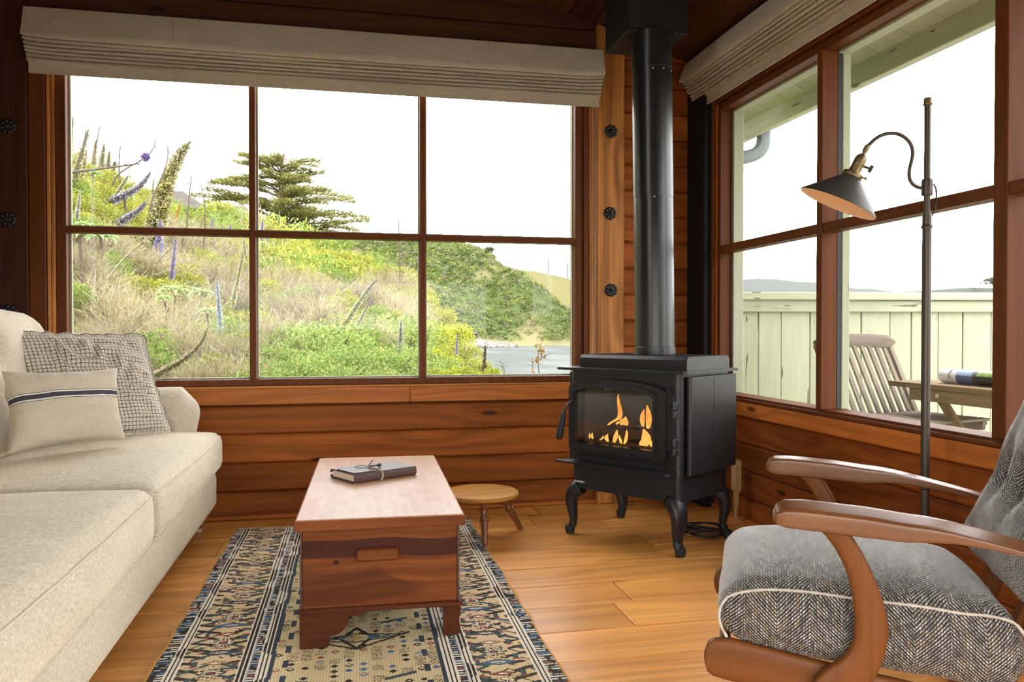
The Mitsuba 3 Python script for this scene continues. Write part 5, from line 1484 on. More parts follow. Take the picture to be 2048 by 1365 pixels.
ROS= [(-2.87,10.6,2.11,0.28),(-2.76,9.41,2.0,0.215),(-2.92,10.06,2.18,0.173),(-1.84,9.61,1.41,0.248),(-1.67,10.22,1.42,0.217),(-4.07,16.6,3.54,0.288),(-1.8,8.89,1.31,0.135),(-1.99,21.47,3.18,0.206),(-4.1,14.69,3.61,0.219),(-1.37,8.79,1.18,0.125)]
TWIG= [[[-2.99,9.86,2.77],[-2.66,9.79,2.81],[-2.22,9.7,2.87]],[[-2.52,9.76,2.63],[-2.34,9.72,2.83],[-2.19,9.7,2.92],[-2.04,9.67,3.14]],[[-2.34,10.74,2.5],[-2.21,10.72,2.88],[-2.13,10.71,3.12],[-2.13,10.71,3.31]],[[-2.98,11.91,3.03],[-2.99,11.92,3.34],[-2.97,11.91,3.54]],[[1.52,22.17,1.0],[1.56,22.18,2.38],[1.53,22.21,4.03]],[[0.58,6.21,0.65],[0.64,6.2,0.88],[0.67,6.2,1.04]],[[1.69,6.79,0.61],[1.68,6.8,0.76],[1.7,6.79,0.87]],[[1.64,6.8,0.61],[1.63,6.81,0.72],[1.63,6.81,0.76]],[[1.68,6.8,0.73],[1.74,6.79,0.77],[1.79,6.77,0.79]],[[-2.28,12.78,2.42],[-2.26,12.78,2.73],[-2.2,12.77,3.33]],[[-2.38,14.84,2.4],[-2.34,14.84,3.1],[-2.41,14.86,3.56]],[[-2.01,7.59,1.44],[-1.79,7.55,1.7],[-1.6,7.51,1.85]],[[-3.91,13.13,3.36],[-3.8,13.12,3.7],[-3.75,13.11,4.0]],[[-3.65,13.08,3.48],[-3.6,13.07,3.77],[-3.54,13.07,4.06]],[[1.43,7.05,0.59],[1.42,7.06,0.66],[1.39,7.06,0.72]],[[-0.38,14.4,1.52],[0.05,14.31,1.7],[0.31,14.26,1.92]],[[-0.68,9.35,0.94],[-0.46,9.3,1.11],[-0.32,9.27,1.08]]]
SPIKE= [('G',[-3.27,15.17,2.61],[-2.58,14.91,4.3],0.442,0.06),('P',[-5.47,28.85,6.2],[-5.18,28.53,7.18],0.152,0),('V',[-4.0,15.37,3.26],[-3.27,15.07,3.78],0.195,-0.08),('V',[-3.62,14.61,2.84],[-3.2,14.39,3.14],0.16,-0.05),('P',[-2.87,13.69,2.21],[-2.79,13.55,2.74],0.192,0),('P',[-2.4,12.36,1.83],[-2.32,12.23,2.35],0.101,0),('B',[-1.2,8.5,1.05],[-1.22,8.43,1.5],0.076,0),('K',[-1.23,5.61,0.68],[-0.85,5.48,1.02],0.072,-0.1),('W',[-3.32,11.24,2.51],[-3.25,11.12,2.79],0.071,0),('E',[-3.91,12.86,3.35],[-3.81,12.73,4.11],0.137,0),('E',[-4.04,13.63,3.45],[-3.81,13.46,4.1],0.172,0),('E',[-4.66,16.73,4.15],[-4.55,16.55,4.61],0.163,0),('E',[-4.86,18.0,4.36],[-4.75,17.81,4.81],0.176,0),('E',[-4.97,18.94,4.6],[-4.9,18.75,4.86],0.13,0),('E',[-4.89,18.94,4.38],[-4.78,18.74,4.65],0.167,0),('E',[-4.1,14.11,3.48],[-3.98,13.95,3.88],0.123,0),('E',[-4.14,16.12,3.44],[-3.83,15.91,3.85],0.139,0),('P',[-4.67,22.02,4.33],[-4.52,21.78,4.71],0.103,0),('E',[-4.53,21.04,4.12],[-4.46,20.83,4.67],0.122,0),('O',[-3.85,20.19,3.54],[-3.69,19.97,3.98],0.106,0),('P',[-3.46,23.11,3.73],[-3.42,22.88,4.04],0.109,0),('P',[-3.1,23.76,3.73],[-3.04,23.52,3.96],0.113,0),('P',[-2.37,25.29,3.8],[-2.32,25.04,4.29],0.151,0),('P',[-2.18,25.02,3.7],[-2.14,24.77,3.94],0.09,0),('E',[-1.4,11.13,1.4],[-1.26,11.0,2.02],0.099,0),('E',[-2.01,18.1,2.51],[-2.05,17.94,2.92],0.097,0),('E',[0.02,9.05,1.03],[0.38,8.89,1.55],0.111,0.03),('E',[0.15,8.83,1.0],[0.3,8.71,1.33],0.07,0),('P',[1.12,7.94,0.71],[1.12,7.86,0.98],0.045,0),('N',[1.3,7.39,0.59],[1.3,7.31,0.86],0.061,0),('P',[-1.51,12.96,1.66],[-1.5,12.84,1.76],0.039,0),('W',[0.56,7.89,0.85],[0.56,7.81,1.1],0.078,0)]
from scipy.interpolate import RBFInterpolator
c = np.array(CTRL)
extra = np.array([(-9, 6, 4.2), (-9, 14, 6.2), (-14, 30, 10.5), (-12, 48, 9.0), (2.6, 8, -1.4), (3.6, 12, -2.6), (5, 20, -3.9), (6.5, 30, -4.8), (8, 40, -5.4), (2.4, 5.2, -1.3), (-1.5, 5.0, -.15), (-4, 5.0, .7), (.6, 5.0, -.5), (-3, 60, 2.0), (4, 60, -5.6), (10, 55, -6.2), (-20, 60, 10)])
pts = np.vstack([c, extra])
lg2 = lambda a: np.stack([a[..., 0] / np.maximum(a[..., 1], 1), np.log(a[..., 1])], -1)
rbf = RBFInterpolator(lg2(pts[:, :2]), pts[:, 2], smoothing=.02, kernel='thin_plate_spline')


def ground(xy):
    return rbf(lg2(np.asarray(xy, float).reshape(-1, 2))).reshape(np.asarray(xy).shape[:-1])


B['m_leaf'] = {'type': 'principledthin', 'base_color': {'type': 'mesh_attribute', 'name': 'vertex_color'}, 'roughness': .55, 'diff_trans': .75, 'eta': 1.35}
B['m_vcol'] = {'type': 'diffuse', 'reflectance': {'type': 'mesh_attribute', 'name': 'vertex_color'}}

X, Y = np.meshgrid(np.linspace(-1.0, .42, 110), np.geomspace(4.75, 62, 110))
GX = X * Y
G = np.stack([GX, Y, ground(np.stack([GX, Y], -1))], -1)
G[..., 2] += .10 * (meshkit.fbm(np.stack([GX * 1.2, Y * 1.2, X * 0], -1), 3, 3) - .5)
i, j = np.meshgrid(np.arange(109), np.arange(109), indexing='ij')
q = np.stack([i * 110 + j, i * 110 + j + 1, (i + 1) * 110 + j + 1, (i + 1) * 110 + j], -1).reshape(-1, 4)
nz_ = meshkit.fbm(np.stack([GX * .9, Y * .6, X * 0], -1), 4, 21)[..., None]
gc = np.clip(np.array([.20, .19, .08]) * (1 - nz_) + np.array([.19, .155, .09]) * nz_, 0, 1).reshape(-1, 3)
bank = struct('hillside_ground')
scene[bank] = mikit.ply((G.reshape(-1, 3), np.vstack([q[:, [0, 1, 2]], q[:, [0, 2, 3]]])), 'm_vcol', smooth=True, color=gc)


def quads(p, d, n, L, W, col, tip=None):
    """Leaves: a diamond from p along d, across d x n. Returns vertices, triangles, colours."""
    s = np.cross(d, n)
    s /= np.linalg.norm(s, axis=1, keepdims=True) + 1e-9
    L, W = np.broadcast_to(L, (len(p),))[:, None], np.broadcast_to(W, (len(p),))[:, None]
    m = p + d * L * .45
    v = np.stack([p, m + s * W * .5, p + d * L, m - s * W * .5], 1)
    k = np.arange(len(p))[:, None] * 4
    f = np.concatenate([k + [0, 1, 2], k + [0, 2, 3]])
    cc = np.repeat(col[:, None], 4, 1)
    if tip is not None:
        cc[:, 2] = tip
    return v.reshape(-1, 3), f, cc.reshape(-1, 3)


def join(*a):
    o, V, F, C = 0, [], [], []
    for v, f, c_ in a:
        V.append(v)
        F.append(f + o)
        C.append(c_)
        o += len(v)
    return np.vstack(V), np.vstack(F), np.vstack(C)


def unit(v):
    return v / (np.linalg.norm(v, axis=-1, keepdims=True) + 1e-9)


def solid(mesh, col, r=None, var=.15):
    v = np.asarray(mesh.vertices)
    k = 1 if r is None else 1 + var * (r.random((len(v), 1)) - .5) * 2
    return v, np.asarray(mesh.faces), np.tile(np.array(col, float), (len(v), 1)) * k


def palette(r, n, cols, sd=.18):
    k = r.integers(len(cols), size=n)
    return np.clip(np.array(cols)[k] * (1 + sd * r.normal(size=(n, 1))) * (1 + .06 * r.normal(size=(n, 3))), .004, .9)


def leafy(seed, n, L, W, cols, clumps=16, cr=.40, flat=.8, up=.4):
    r = np.random.default_rng(seed)
    cen = unit(r.normal(size=(clumps, 3))) * r.uniform(.25, .72, (clumps, 1)) * [1, 1, flat]
    cen[:, 2] = np.abs(cen[:, 2]) * .9 - .12
    k = r.integers(clumps, size=n)
    d = unit(r.normal(size=(n, 3)) + [0, 0, .35])
    p = cen[k] + d * cr * r.uniform(.55, 1.05, (n, 1)) * [1, 1, .8]
    dirs = unit(d + .7 * r.normal(size=(n, 3)) + [0, 0, up])
    tone = .82 + .36 * r.random((clumps, 1))
    return quads(p, dirs, unit(r.normal(size=(n, 3))), L * r.uniform(.6, 1.3, n), W * r.uniform(.7, 1.2, n), palette(r, n, cols) * tone[k])


def twiggy(seed, n, cols, droop=.25, Lr=(.5, 1.15), W=.014, leaves=0, lcols=None):
    """Dry brush: thin stems fanning out of the ground with side twigs."""
    r = np.random.default_rng(seed)
    a, e = r.uniform(0, 2 * math.pi, n), r.uniform(.15, 1.35, n)
    d = np.stack([np.cos(a) * np.cos(e), np.sin(a) * np.cos(e), np.sin(e)], 1)
    p = r.normal(size=(n, 3)) * [.22, .22, .05] - [0, 0, .2]
    L = r.uniform(*Lr, n)
    parts_ = [quads(p, d, unit(r.normal(size=(n, 3))), L, W, palette(r, n, cols, .25))]
    for k in range(3):
        t = r.uniform(.3, .95, n)
        p2 = p + d * (L * t)[:, None]
        d2 = unit(d + r.normal(size=(n, 3)) * .55 - [0, 0, droop])
        parts_.append(quads(p2, d2, unit(r.normal(size=(n, 3))), L * r.uniform(.15, .45, n), W * .75, palette(r, n, cols, .25)))
    if leaves:
        k = r.integers(n, size=leaves)
        p3 = p[k] + d[k] * (L[k] * r.uniform(.5, 1.05, leaves))[:, None] + r.normal(size=(leaves, 3)) * .03
        parts_.append(quads(p3, unit(r.normal(size=(leaves, 3))), unit(r.normal(size=(leaves, 3))), .05, .026, palette(r, leaves, lcols)))
    return join(*parts_)


GY = [(0.331, 0.337, 0.065), (0.277, 0.298, 0.054), (0.383, 0.371, 0.089), (0.226, 0.251, 0.047)]
GG = [(0.185, 0.278, 0.063), (0.242, 0.32, 0.076), (0.143, 0.216, 0.051), (0.299, 0.349, 0.095)]
GL = [(0.252, 0.344, 0.096), (0.304, 0.381, 0.111), (0.199, 0.28, 0.073), (0.358, 0.408, 0.134)]
GN = [(0.37, 0.385, 0.038), (0.316, 0.351, 0.043), (0.262, 0.306, 0.054)]
DB = [(0.435, 0.379, 0.241), (0.351, 0.294, 0.18), (0.49, 0.443, 0.301), (0.281, 0.223, 0.141)]
DF = [(0.299, 0.243, 0.158), (0.338, 0.294, 0.196), (0.234, 0.183, 0.118), (0.377, 0.36, 0.243)]
KIND = {
    'Y': ('shrub', 'yellow-green shrub on the bank', 'yellow-green shrubs on the bank', [leafy(s, 2600, .085, .042, GY) for s in (1, 2)]),
    'G': ('shrub', 'mid-green shrub on the bank', 'mid-green shrubs on the bank', [leafy(s, 2600, .075, .045, GG, 18, .36) for s in (3, 4)]),
    'L': ('shrub', 'fresh green bush under the window', 'fresh green bushes under the window', [leafy(s, 3400, .070, .042, GL, 22, .34) for s in (5, 6, 7)]),
    'N': ('shrub', 'bright yellow bush', 'bright yellow bushes by the water', [leafy(s, 2200, .095, .055, GN, 14, .38) for s in (8, 9)]),
    'D': ('dry_brush', 'dry beige brush', 'dry beige brush on the bank', [twiggy(s, 620, DB, leaves=260, lcols=GY) for s in (10, 11, 12)]),
    'F': ('dry_brush', 'mauve-brown feathery brush', 'mauve-brown brush on the bank', [twiggy(s, 800, DF, .1, W=.011) for s in (13, 14)]),
}
ORD = 'first second third fourth fifth sixth seventh eighth ninth tenth eleventh twelfth thirteenth fourteenth fifteenth sixteenth seventeenth eighteenth nineteenth twentieth twenty-first twenty-second twenty-third twenty-fourth twenty-fifth twenty-sixth twenty-seventh twenty-eighth'.split()


def where(items):
    """For (kind, x, y, z): a phrase for each that says through which window pane it shows and its turn there from the left."""
    right = np.array([math.cos(YAW), -math.sin(YAW), 0])
    upv = np.cross(right, FWD)
    spot = []
    for kd, x, y, z in items:
        d_ = np.array([x, y, z - 1.0])
        a, b = 1600 * (d_ @ right) / (d_ @ FWD), 1600 * (d_ @ upv) / (d_ @ FWD)
        spot.append(((kd, ('upper' if b > 212 else 'lower') + ' ' + ('left' if a < -524 else 'middle' if a < -184 else 'right')), a))
    out = []
    for i, (g, a) in enumerate(spot):
        same = sorted(b for h, b in spot if h == g)
        out.append(f'in the {g[1]} pane' + (f', {ORD[min(27, same.index(a))]} from the left' if len(same) > 1 else ''))
    return out


PLY = {k: [mikit.ply((v, f), 'm_leaf', smooth=False, color=c_) for v, f, c_ in x[3]] for k, x in KIND.items()}
rs = np.random.default_rng(12)
stems = cat(*[tube(curve([(0, 0, -.75), (.12 * math.cos(a), .12 * math.sin(a), -.2), (.5 * math.cos(a), .5 * math.sin(a), .35)], 5), np.linspace(.028, .010, 5), 4) for a in (.3, 1.7, 2.9, 4.1, 5.4)])
B['m_bark'] = principled((.11, .08, .055), .9)
STEM = mikit.ply(stems, 'm_bark', smooth=True)
for (kd, x, y, z, r), at in zip(BUSH, where([b[:4] for b in BUSH])):
    nm, lab, grp, _ = KIND[kd]
    key = thing(nm, f'{lab} {at}', 'shrub' if nm == 'shrub' else 'dry plant', grp)
    tw = T().translate([x, y, z - .25 * r]).rotate([0, 0, 1], float(rs.uniform(0, 360))).scale([1.25 * r * float(rs.uniform(.9, 1.25)), 1.25 * r * float(rs.uniform(.9, 1.25)), 1.3 * r])
    scene[key + '__foliage'] = {**PLY[kd][int(rs.integers(len(PLY[kd])))], 'to_world': tw}
    scene[key + '__stems'] = {**STEM, 'to_world': tw}

# ground cover between the shrubs: leaves and blades nobody could count
def cover(n, seed, ratio, L, W, cols, upright, test, dmax=42):
    r = np.random.default_rng(seed)
    yy = np.exp(r.uniform(math.log(5.1), math.log(dmax), n))
    xx = yy * r.uniform(-.50, .26, n)
    m = test(xx, yy, r)
    xx, yy = xx[m], yy[m]
    zz = ground(np.stack([xx, yy], -1)) + r.uniform(-.02, .26, len(xx)) * ratio * np.sqrt(yy / 8)
    d = unit(r.normal(size=(len(xx), 3)) + [0, 0, upright])
    sc = (yy / 8) ** .8
    return quads(np.stack([xx, yy, zz], 1), d, unit(r.normal(size=(len(xx), 3))), L * sc * r.uniform(.5, 1.3, len(xx)), W * sc * r.uniform(.6, 1.2, len(xx)), palette(r, len(xx), cols))


def dry_zone(x, y, r):
    k = meshkit.fbm(np.stack([x / y * 9, np.log(y) * 5, x * 0], 1), 3, 44)
    left = np.clip(1 - (x / y + .28) / .22, 0, 1)
    near = np.clip(1.6 - y / 9, 0, 1)
    return k + .30 * left * near - .05 > r.uniform(.47, .66, len(x))


v, f, c_ = cover(46000, 51, 1.6, .085, .040, GY + GG, .3, lambda x, y, r: ~dry_zone(x, y, r))
whole('undergrowth', mikit.ply((v, f), 'm_leaf', smooth=False, color=c_), None, 'low green undergrowth covering the bank outside the back window', 'plants', kind='stuff')
v, f, c_ = cover(46000, 52, 1.3, .22, .010, DB + DB + GY, 1.0, dry_zone)
whole('dry_grass', mikit.ply((v, f), 'm_leaf', smooth=False, color=c_), None, 'dry straw-coloured grass and twigs on the bank outside the back window', 'grass', kind='stuff')


# ---------------------------------------------------------------- flower spikes
def spike(p0, p1, w, bend, kind, seed):
    r = np.random.default_rng(seed)
    p0, p1 = np.array(p0), np.array(p1)
    L = np.linalg.norm(p1 - p0)
    side = unit(np.cross(p1 - p0, [.2, .98, 0]))
    c = curve([p0 - (p1 - p0) * .35 + side * bend * L * .2, p0, (p0 + p1) / 2 + side * bend * L, p1], 30)
    t = np.linspace(0, 1, 30)
    prof = (1 - .62 * t ** 1.5) * np.minimum(1, t * 7 + .25) * np.minimum(1, (1 - t) * 9 + .35)
    core = tube(c, np.maximum(.0015, w * .5 * .45 * prof), 7)
    ccol = {'G': (.10, .11, .045), 'N': (.09, .06, .04), 'O': (.30, .16, .03), 'K': (.20, .21, .09)}.get(kind, (.13, .14, .075))
    n = int({'G': 1500, 'K': 900, 'V': 900}.get(kind, 420))
    k = r.uniform(.5, 28.99, n)
    i = k.astype(int)
    pos = c[i] + (c[i + 1] - c[i]) * (k - i)[:, None]
    ax_ = unit(c[i + 1] - c[i])
    out = unit(np.cross(ax_, r.normal(size=(n, 3))))
    rad = np.interp(k, np.arange(30), prof) * w * .5
    fl = {'P': [(0.348, 0.290, 0.522), (0.435, 0.377, 0.609), (0.290, 0.239, 0.406)], 'B': [(0.392, 0.450, 0.667), (0.478, 0.536, 0.725), (0.319, 0.362, 0.522)], 'V': [(0.478, 0.435, 0.609), (0.232, 0.246, 0.102), (0.580, 0.551, 0.652), (0.319, 0.275, 0.435)],
          'G': [(00.362, 00.362, 00.128), (00.525, 00.490, 00.236), (00.271, 00.254, 00.109), (00.597, 00.525, 00.453)], 'K': [(0.493, 0.319, 0.348), (0.377, 0.406, 0.160), (0.580, 0.464, 0.464), (0.319, 0.348, 0.131)], 'W': [(0.580, 0.566, 0.580), (0.493, 0.478, 0.478), (0.362, 0.377, 0.232)],
          'E': [(00.435, 00.435, 00.141), (00.566, 00.522, 00.217), (00.369, 00.348, 00.261), (00.543, 00.479, 00.522)], 'N': [(0.174, 0.123, 0.087), (0.116, 0.080, 0.058)], 'O': [(0.522, 0.290, 0.058), (0.406, 0.217, 0.043)]}[kind]
    cols = palette(r, n, fl)
    if kind in 'EVG':
        tipc = palette(r, n, [(.20, .17, .27), (.26, .23, .33)])
        m = np.clip((k / 29 - .72) * 4, 0, 1)[:, None] * (.25 if kind == 'G' else .9)
        cols = cols * (1 - m) + tipc * m
    d = unit(out + ax_ * .45)
    a = quads(pos + out * (rad * .25)[:, None], d, unit(r.normal(size=(n, 3))), rad * r.uniform(.6, 1.05, n), rad * r.uniform(.22, .45, n), cols)
    fl2 = quads(pos + out * (rad * .62)[:, None], unit(out + r.normal(size=(n, 3)) * .8), unit(r.normal(size=(n, 3))), rad * .42, rad * .34, np.clip(cols * 1.25, 0, .9))
    return core, ccol, join(a, fl2)


SP = {'G': ('giant green-brown seed spike leaning behind the left window panes', None), 'K': ('long curved pink and green flower spike low above the checked pillow', None),
      'V': ('leaning lilac-tipped flower spike', 'lilac-tipped leaning spikes'), 'B': ('pale blue flower spike standing just left of the first window bar', None),
      'P': ('thin purple flower spike', 'thin purple flower spikes'), 'E': ('green flower spike', 'green flower spikes'),
      'W': ('whitish flower spike', 'whitish flower spikes'), 'N': ('dark brown dead flower spike in front of the water', None), 'O': ('small orange-brown flower spike right of the giant spike', None)}
SPAT = where([(s_[0], *s_[1]) for s_ in SPIKE])
for i, (kd, a, b, w, bend) in enumerate(SPIKE):
    lab, grp = SP[kd]
    key = thing('flower_spike', f'{lab} {SPAT[i]}' if grp else lab, 'flower', grp)
    core, ccol, (v, f, c_) = spike(a, b, w, bend, kd, 100 + i)
    vv_, ff_, cc_ = solid(core, ccol)
    part(key, 'stem', mikit.ply((vv_, ff_), 'm_vcol', smooth=True, color=cc_), None)
    part(key, 'florets', mikit.ply((v, f), 'm_leaf', smooth=False, color=c_), None)


# ---------------------------------------------------------------- leaf rosettes
def strap_leaf(seed):
    r = np.random.default_rng(seed)
    t = np.linspace(0, 1, 7)
    w = np.array([.05, .085, .10, .098, .08, .045, .002])
    x, z = t * .98 * np.cos(.5 * t), .55 * t - .62 * t ** 2.2
    V = np.vstack([np.stack([x, -w, z + .35 * w], 1), np.stack([x, 0 * w, z], 1), np.stack([x, w, z + .35 * w], 1)])
    k = np.arange(6)
    F = np.vstack([np.stack([k + o, k + 1 + o, k + 8 + o], 1) for o in (0, 7)] + [np.stack([k + o, k + 8 + o, k + 7 + o], 1) for o in (0, 7)])
    base = np.array([(.25, .36, .16), (.31, .42, .19), (.37, .45, .18)][seed % 3])
    C = np.tile(base, (21, 1)) * (1 + .35 * np.tile(t, 3)[:, None])
    return mikit.ply((V, F), 'm_leaf', smooth=True, color=C)


LEAFS = [strap_leaf(s) for s in range(3)]
RL_ = ['largest leaf rosette on a dark stalk just under the left window bar', 'leaf rosette at the left edge of the window below the bar', 'leaf rosette at the left edge of the window above the bar', 'leaf rosette low in the middle of the left window pane',
       'leaf rosette left of the pale blue flower spike', 'leaf rosette under the lilac spike', 'leaf rosette in shadow under the lower purple spike', 'small dark leaf rosette right of the first window bar',
       'leaf rosette near the top of the left bank', 'leaf rosette right under the pale blue flower spike']
for q_, (x, y, z, R_) in enumerate(ROS):
    key = thing('leaf_rosette', 'green strap-' + RL_[q_], 'plant')
    r = np.random.default_rng(70 + q_)
    nl = 26
    for i in range(nl):
        el = 72 - 88 * (i / nl) ** .9
        s = R_ * (.75 + .35 * (i / nl)) * float(r.uniform(.85, 1.15))
        part(key, 'leaf', {**LEAFS[i % 3], 'to_world': T().translate([x, y, z]).rotate([0, 0, 1], float(i * 137.5 + r.uniform(-9, 9))).rotate([0, 1, 0], float(-el * .6)).scale([s, s, s])}, None)
    zg = float(ground(np.array([[x, y]]))[0]) - .1
    part(key, 'stalk', tube(curve([(x, y, min(zg, z - .2)), (x + .02, y, (zg + z) / 2), (x, y, z)], 6), R_ * .075, 6), 'm_bark', smooth=True)

# ---------------------------------------------------------------- bare stalks and twigs
TWL = ['dark bare branch reaching in from the left edge of the window', 'thin leaning stalk with a purple flower head against the sky', 'tall bare curved stalk left of the giant spike', 'short bare upright stalk against the sky', 'tall dead thin tree on the bank left of the second window bar',
       'dark bare twig low beside the second window bar', 'reddish twig with a few leaves in front of the water']
B['m_twig'] = principled((.10, .075, .055), .9)
B['m_straw'] = principled((.36, .30, .22), .9)
rt = np.random.default_rng(5)
TWAT = where([('t' if i > 6 else f't{i}', *q_[1]) for i, q_ in enumerate(TWIG)])
for i, path in enumerate(TWIG):
    p = np.array(path)
    big = i == 4
    c = curve(p, 20) if len(p) > 2 else p
    dpt = p[0][1]
    w0 = dpt * (.0017 if i == 0 else .0006 if i in (5, 6, 7, 8, 14) else .0011)
    key = thing('bare_stalk', TWL[i] if i < 7 else 'thin bare stalk ' + TWAT[i], 'stalk', None if i < 7 else 'thin bare stalks')
    part(key, 'stem', tube(c, np.linspace(w0, w0 * .45, len(c)), 5), 'm_straw' if i in (11, 15, 16) else 'm_twig', smooth=True)
    ms = []
    n_ = 46 if big else 9
    for k in range(n_):
        s = rt.uniform(.25 if big else .4, .98)
        o = c[int(s * (len(c) - 1))]
        Lb = (.75 * (1.05 - s) + .06) if big else .011 * dpt * rt.uniform(.4, 1)
        d = unit(np.array([rt.normal(), rt.normal() * .6, abs(rt.normal()) * .6]))
        ms.append(tube([o, o + d * Lb * .5 + [0, 0, -.04 * Lb], o + d * Lb + [0, 0, .1 * Lb]], [w0 * .35, w0 * .25, w0 * .15], 4))
    part(key, 'twigs', cat(*ms), 'm_twig', smooth=False)
    if i == 1:
        r = np.random.default_rng(3)
        o = c[13]
        d = unit(r.normal(size=(160, 3)))
        v, f, c_ = quads(o + d * .015, d, unit(r.normal(size=(160, 3))), .045, .022, palette(r, 160, [(.17, .13, .30), (.22, .18, .36)]))
        part(key, 'flower_head', mikit.ply((v, f), 'm_leaf', smooth=False, color=c_), None, label='purple flower head')
    if i == 6:
        r = np.random.default_rng(4)
        k = r.integers(4, 20, 26)
        v, f, c_ = quads(c[k] + r.normal(size=(26, 3)) * .03, unit(r.normal(size=(26, 3))), unit(r.normal(size=(26, 3))), .05, .03, palette(r, 26, [(.34, .16, .06), (.30, .22, .08)]))
        part(key, 'leaves', mikit.ply((v, f), 'm_leaf', smooth=False, color=c_), None)

# ---------------------------------------------------------------- cypress on the ridge
cy = thing('cypress_tree', 'broad windswept cypress tree with layered branches on the ridge', 'tree')
TC = np.array([-2.6, 39.3, 4.6])
r = np.random.default_rng(17)
trunk = curve([TC + [0, 0, -1.0], TC + [.1, 0, .8], TC + [-.1, 0, 2.2], TC + [-.05, 0, 4.7]], 20)
part(cy, 'trunk', tube(trunk, np.linspace(.20, .05, 20), 8), 'm_bark', smooth=True)
Q = []
nb = 84
for i in range(nb):
    h = .15 + 4.25 * (i / nb) ** 1.05
    a = i * 2.4 + r.normal() * .3
    reach = 3.9 * (1 - (h / 5.4) ** 2.6) * r.uniform(.55, 1.08)
    dx = math.cos(a)
    if dx < 0:
        reach *= 1.05
    o = trunk[min(19, int((h + 1) / 5.7 * 19))]
    end = o + [dx * reach, math.sin(a) * reach * .9, reach * (.10 + .12 * r.normal()) + .02 * h]
    mid = (o + end) / 2 + [0, 0, .07 * reach]
    c = curve([o, mid, end], 12)
    br = part(cy, 'branch', tube(c, np.linspace(.045, .010, 12), 5), 'm_bark', smooth=True)
    n_ = int(560 * max(.35, reach / 3))
    t = r.uniform(.22, 1.02, n_)
    k = np.clip(t * 11, 0, 10.99)
    p = c[k.astype(int)] + (c[np.minimum(k.astype(int) + 1, 11)] - c[k.astype(int)]) * (k % 1)[:, None]
    along_ = unit(np.tile(end - o, (n_, 1)))
    sidev = np.cross(along_, [0, 0, 1.0])
    lat = r.normal(size=(n_, 1)) * .27 * (1.15 - t[:, None] * .7) * max(.6, reach / 2.5)
    p = p + sidev * lat + [0, 0, .02] + r.normal(size=(n_, 3)) * [.03, .03, .05]
    d = unit(along_ * .9 + sidev * np.sign(lat) * .6 + [0, 0, .28] + r.normal(size=(n_, 3)) * .22)
    v, f, c_ = quads(p, d, np.tile([0, 0, 1.0], (n_, 1)) + r.normal(size=(n_, 3)) * .5, r.uniform(.10, .26, n_), .052, palette(r, n_, [(.22, .225, .075), (.28, .275, .09), (.34, .315, .10), (.14, .15, .055)]))
    part(br, 'spray', mikit.ply((v, f), 'm_leaf', smooth=False, color=c_), None)

# ---------------------------------------------------------------- neighbour's house behind the bank
nh = thing('house', 'neighbouring house with a tan shingled roof half hidden behind the bank', 'house')
B['m_tan'] = principled((.085, .075, .06), .9)
B['m_roof'] = principled((.062, .052, .043), .9)
hx, hy, hz = -10.2, 51.5, 5.4
part(nh, 'wall', box(hx - 2.4, hx + 2.2, hy, hy + 5, hz - 2, hz + 2.9), 'm_tan', smooth=False)
part(nh, 'wall', box(hx + .4, hx + 2.9, hy - 1.2, hy + 3, hz - 2, hz + 2.3), 'm_tan', smooth=False)
part(nh, 'roof', hull([(hx - 2.8, hy - .4, hz + 2.9), (hx + 2.4, hy - .4, hz + 2.9), (hx - 2.8, hy + 5.4, hz + 2.9), (hx + 2.4, hy + 5.4, hz + 2.9), (hx - 1.9, hy + 2.4, hz + 4.35), (hx + .4, hy + 2.4, hz + 4.35)]), 'm_roof', smooth=False)
part(nh, 'roof', hull([(hx + .2, hy - 1.5, hz + 2.3), (hx + 3.1, hy - 1.5, hz + 2.3), (hx + .2, hy + 3.2, hz + 2.3), (hx + 3.1, hy + 3.2, hz + 2.3), (hx + .5, hy + .9, hz + 3.25), (hx + 2.8, hy + .9, hz + 3.25)]), 'm_roof', smooth=False)

# ---------------------------------------------------------------- water, far hills
WZ = -5.2


def ripple(p, n, uv):
    return .5 * noise(p.x * .9, p.y * .25) + .3 * noise(p.x * 2.6 + 5, p.y * .8) + .2 * noise(p.x * .2, p.y * .05)


def water_fn(p, n, uv):
    return mix((.092, .100, .092), (.135, .143, .135), smoothstep(.35, .65, fbm(p.x * .10, p.y * .035, 0.0)) * .7 + .3 * noise(p.x * .8, p.y * .16))


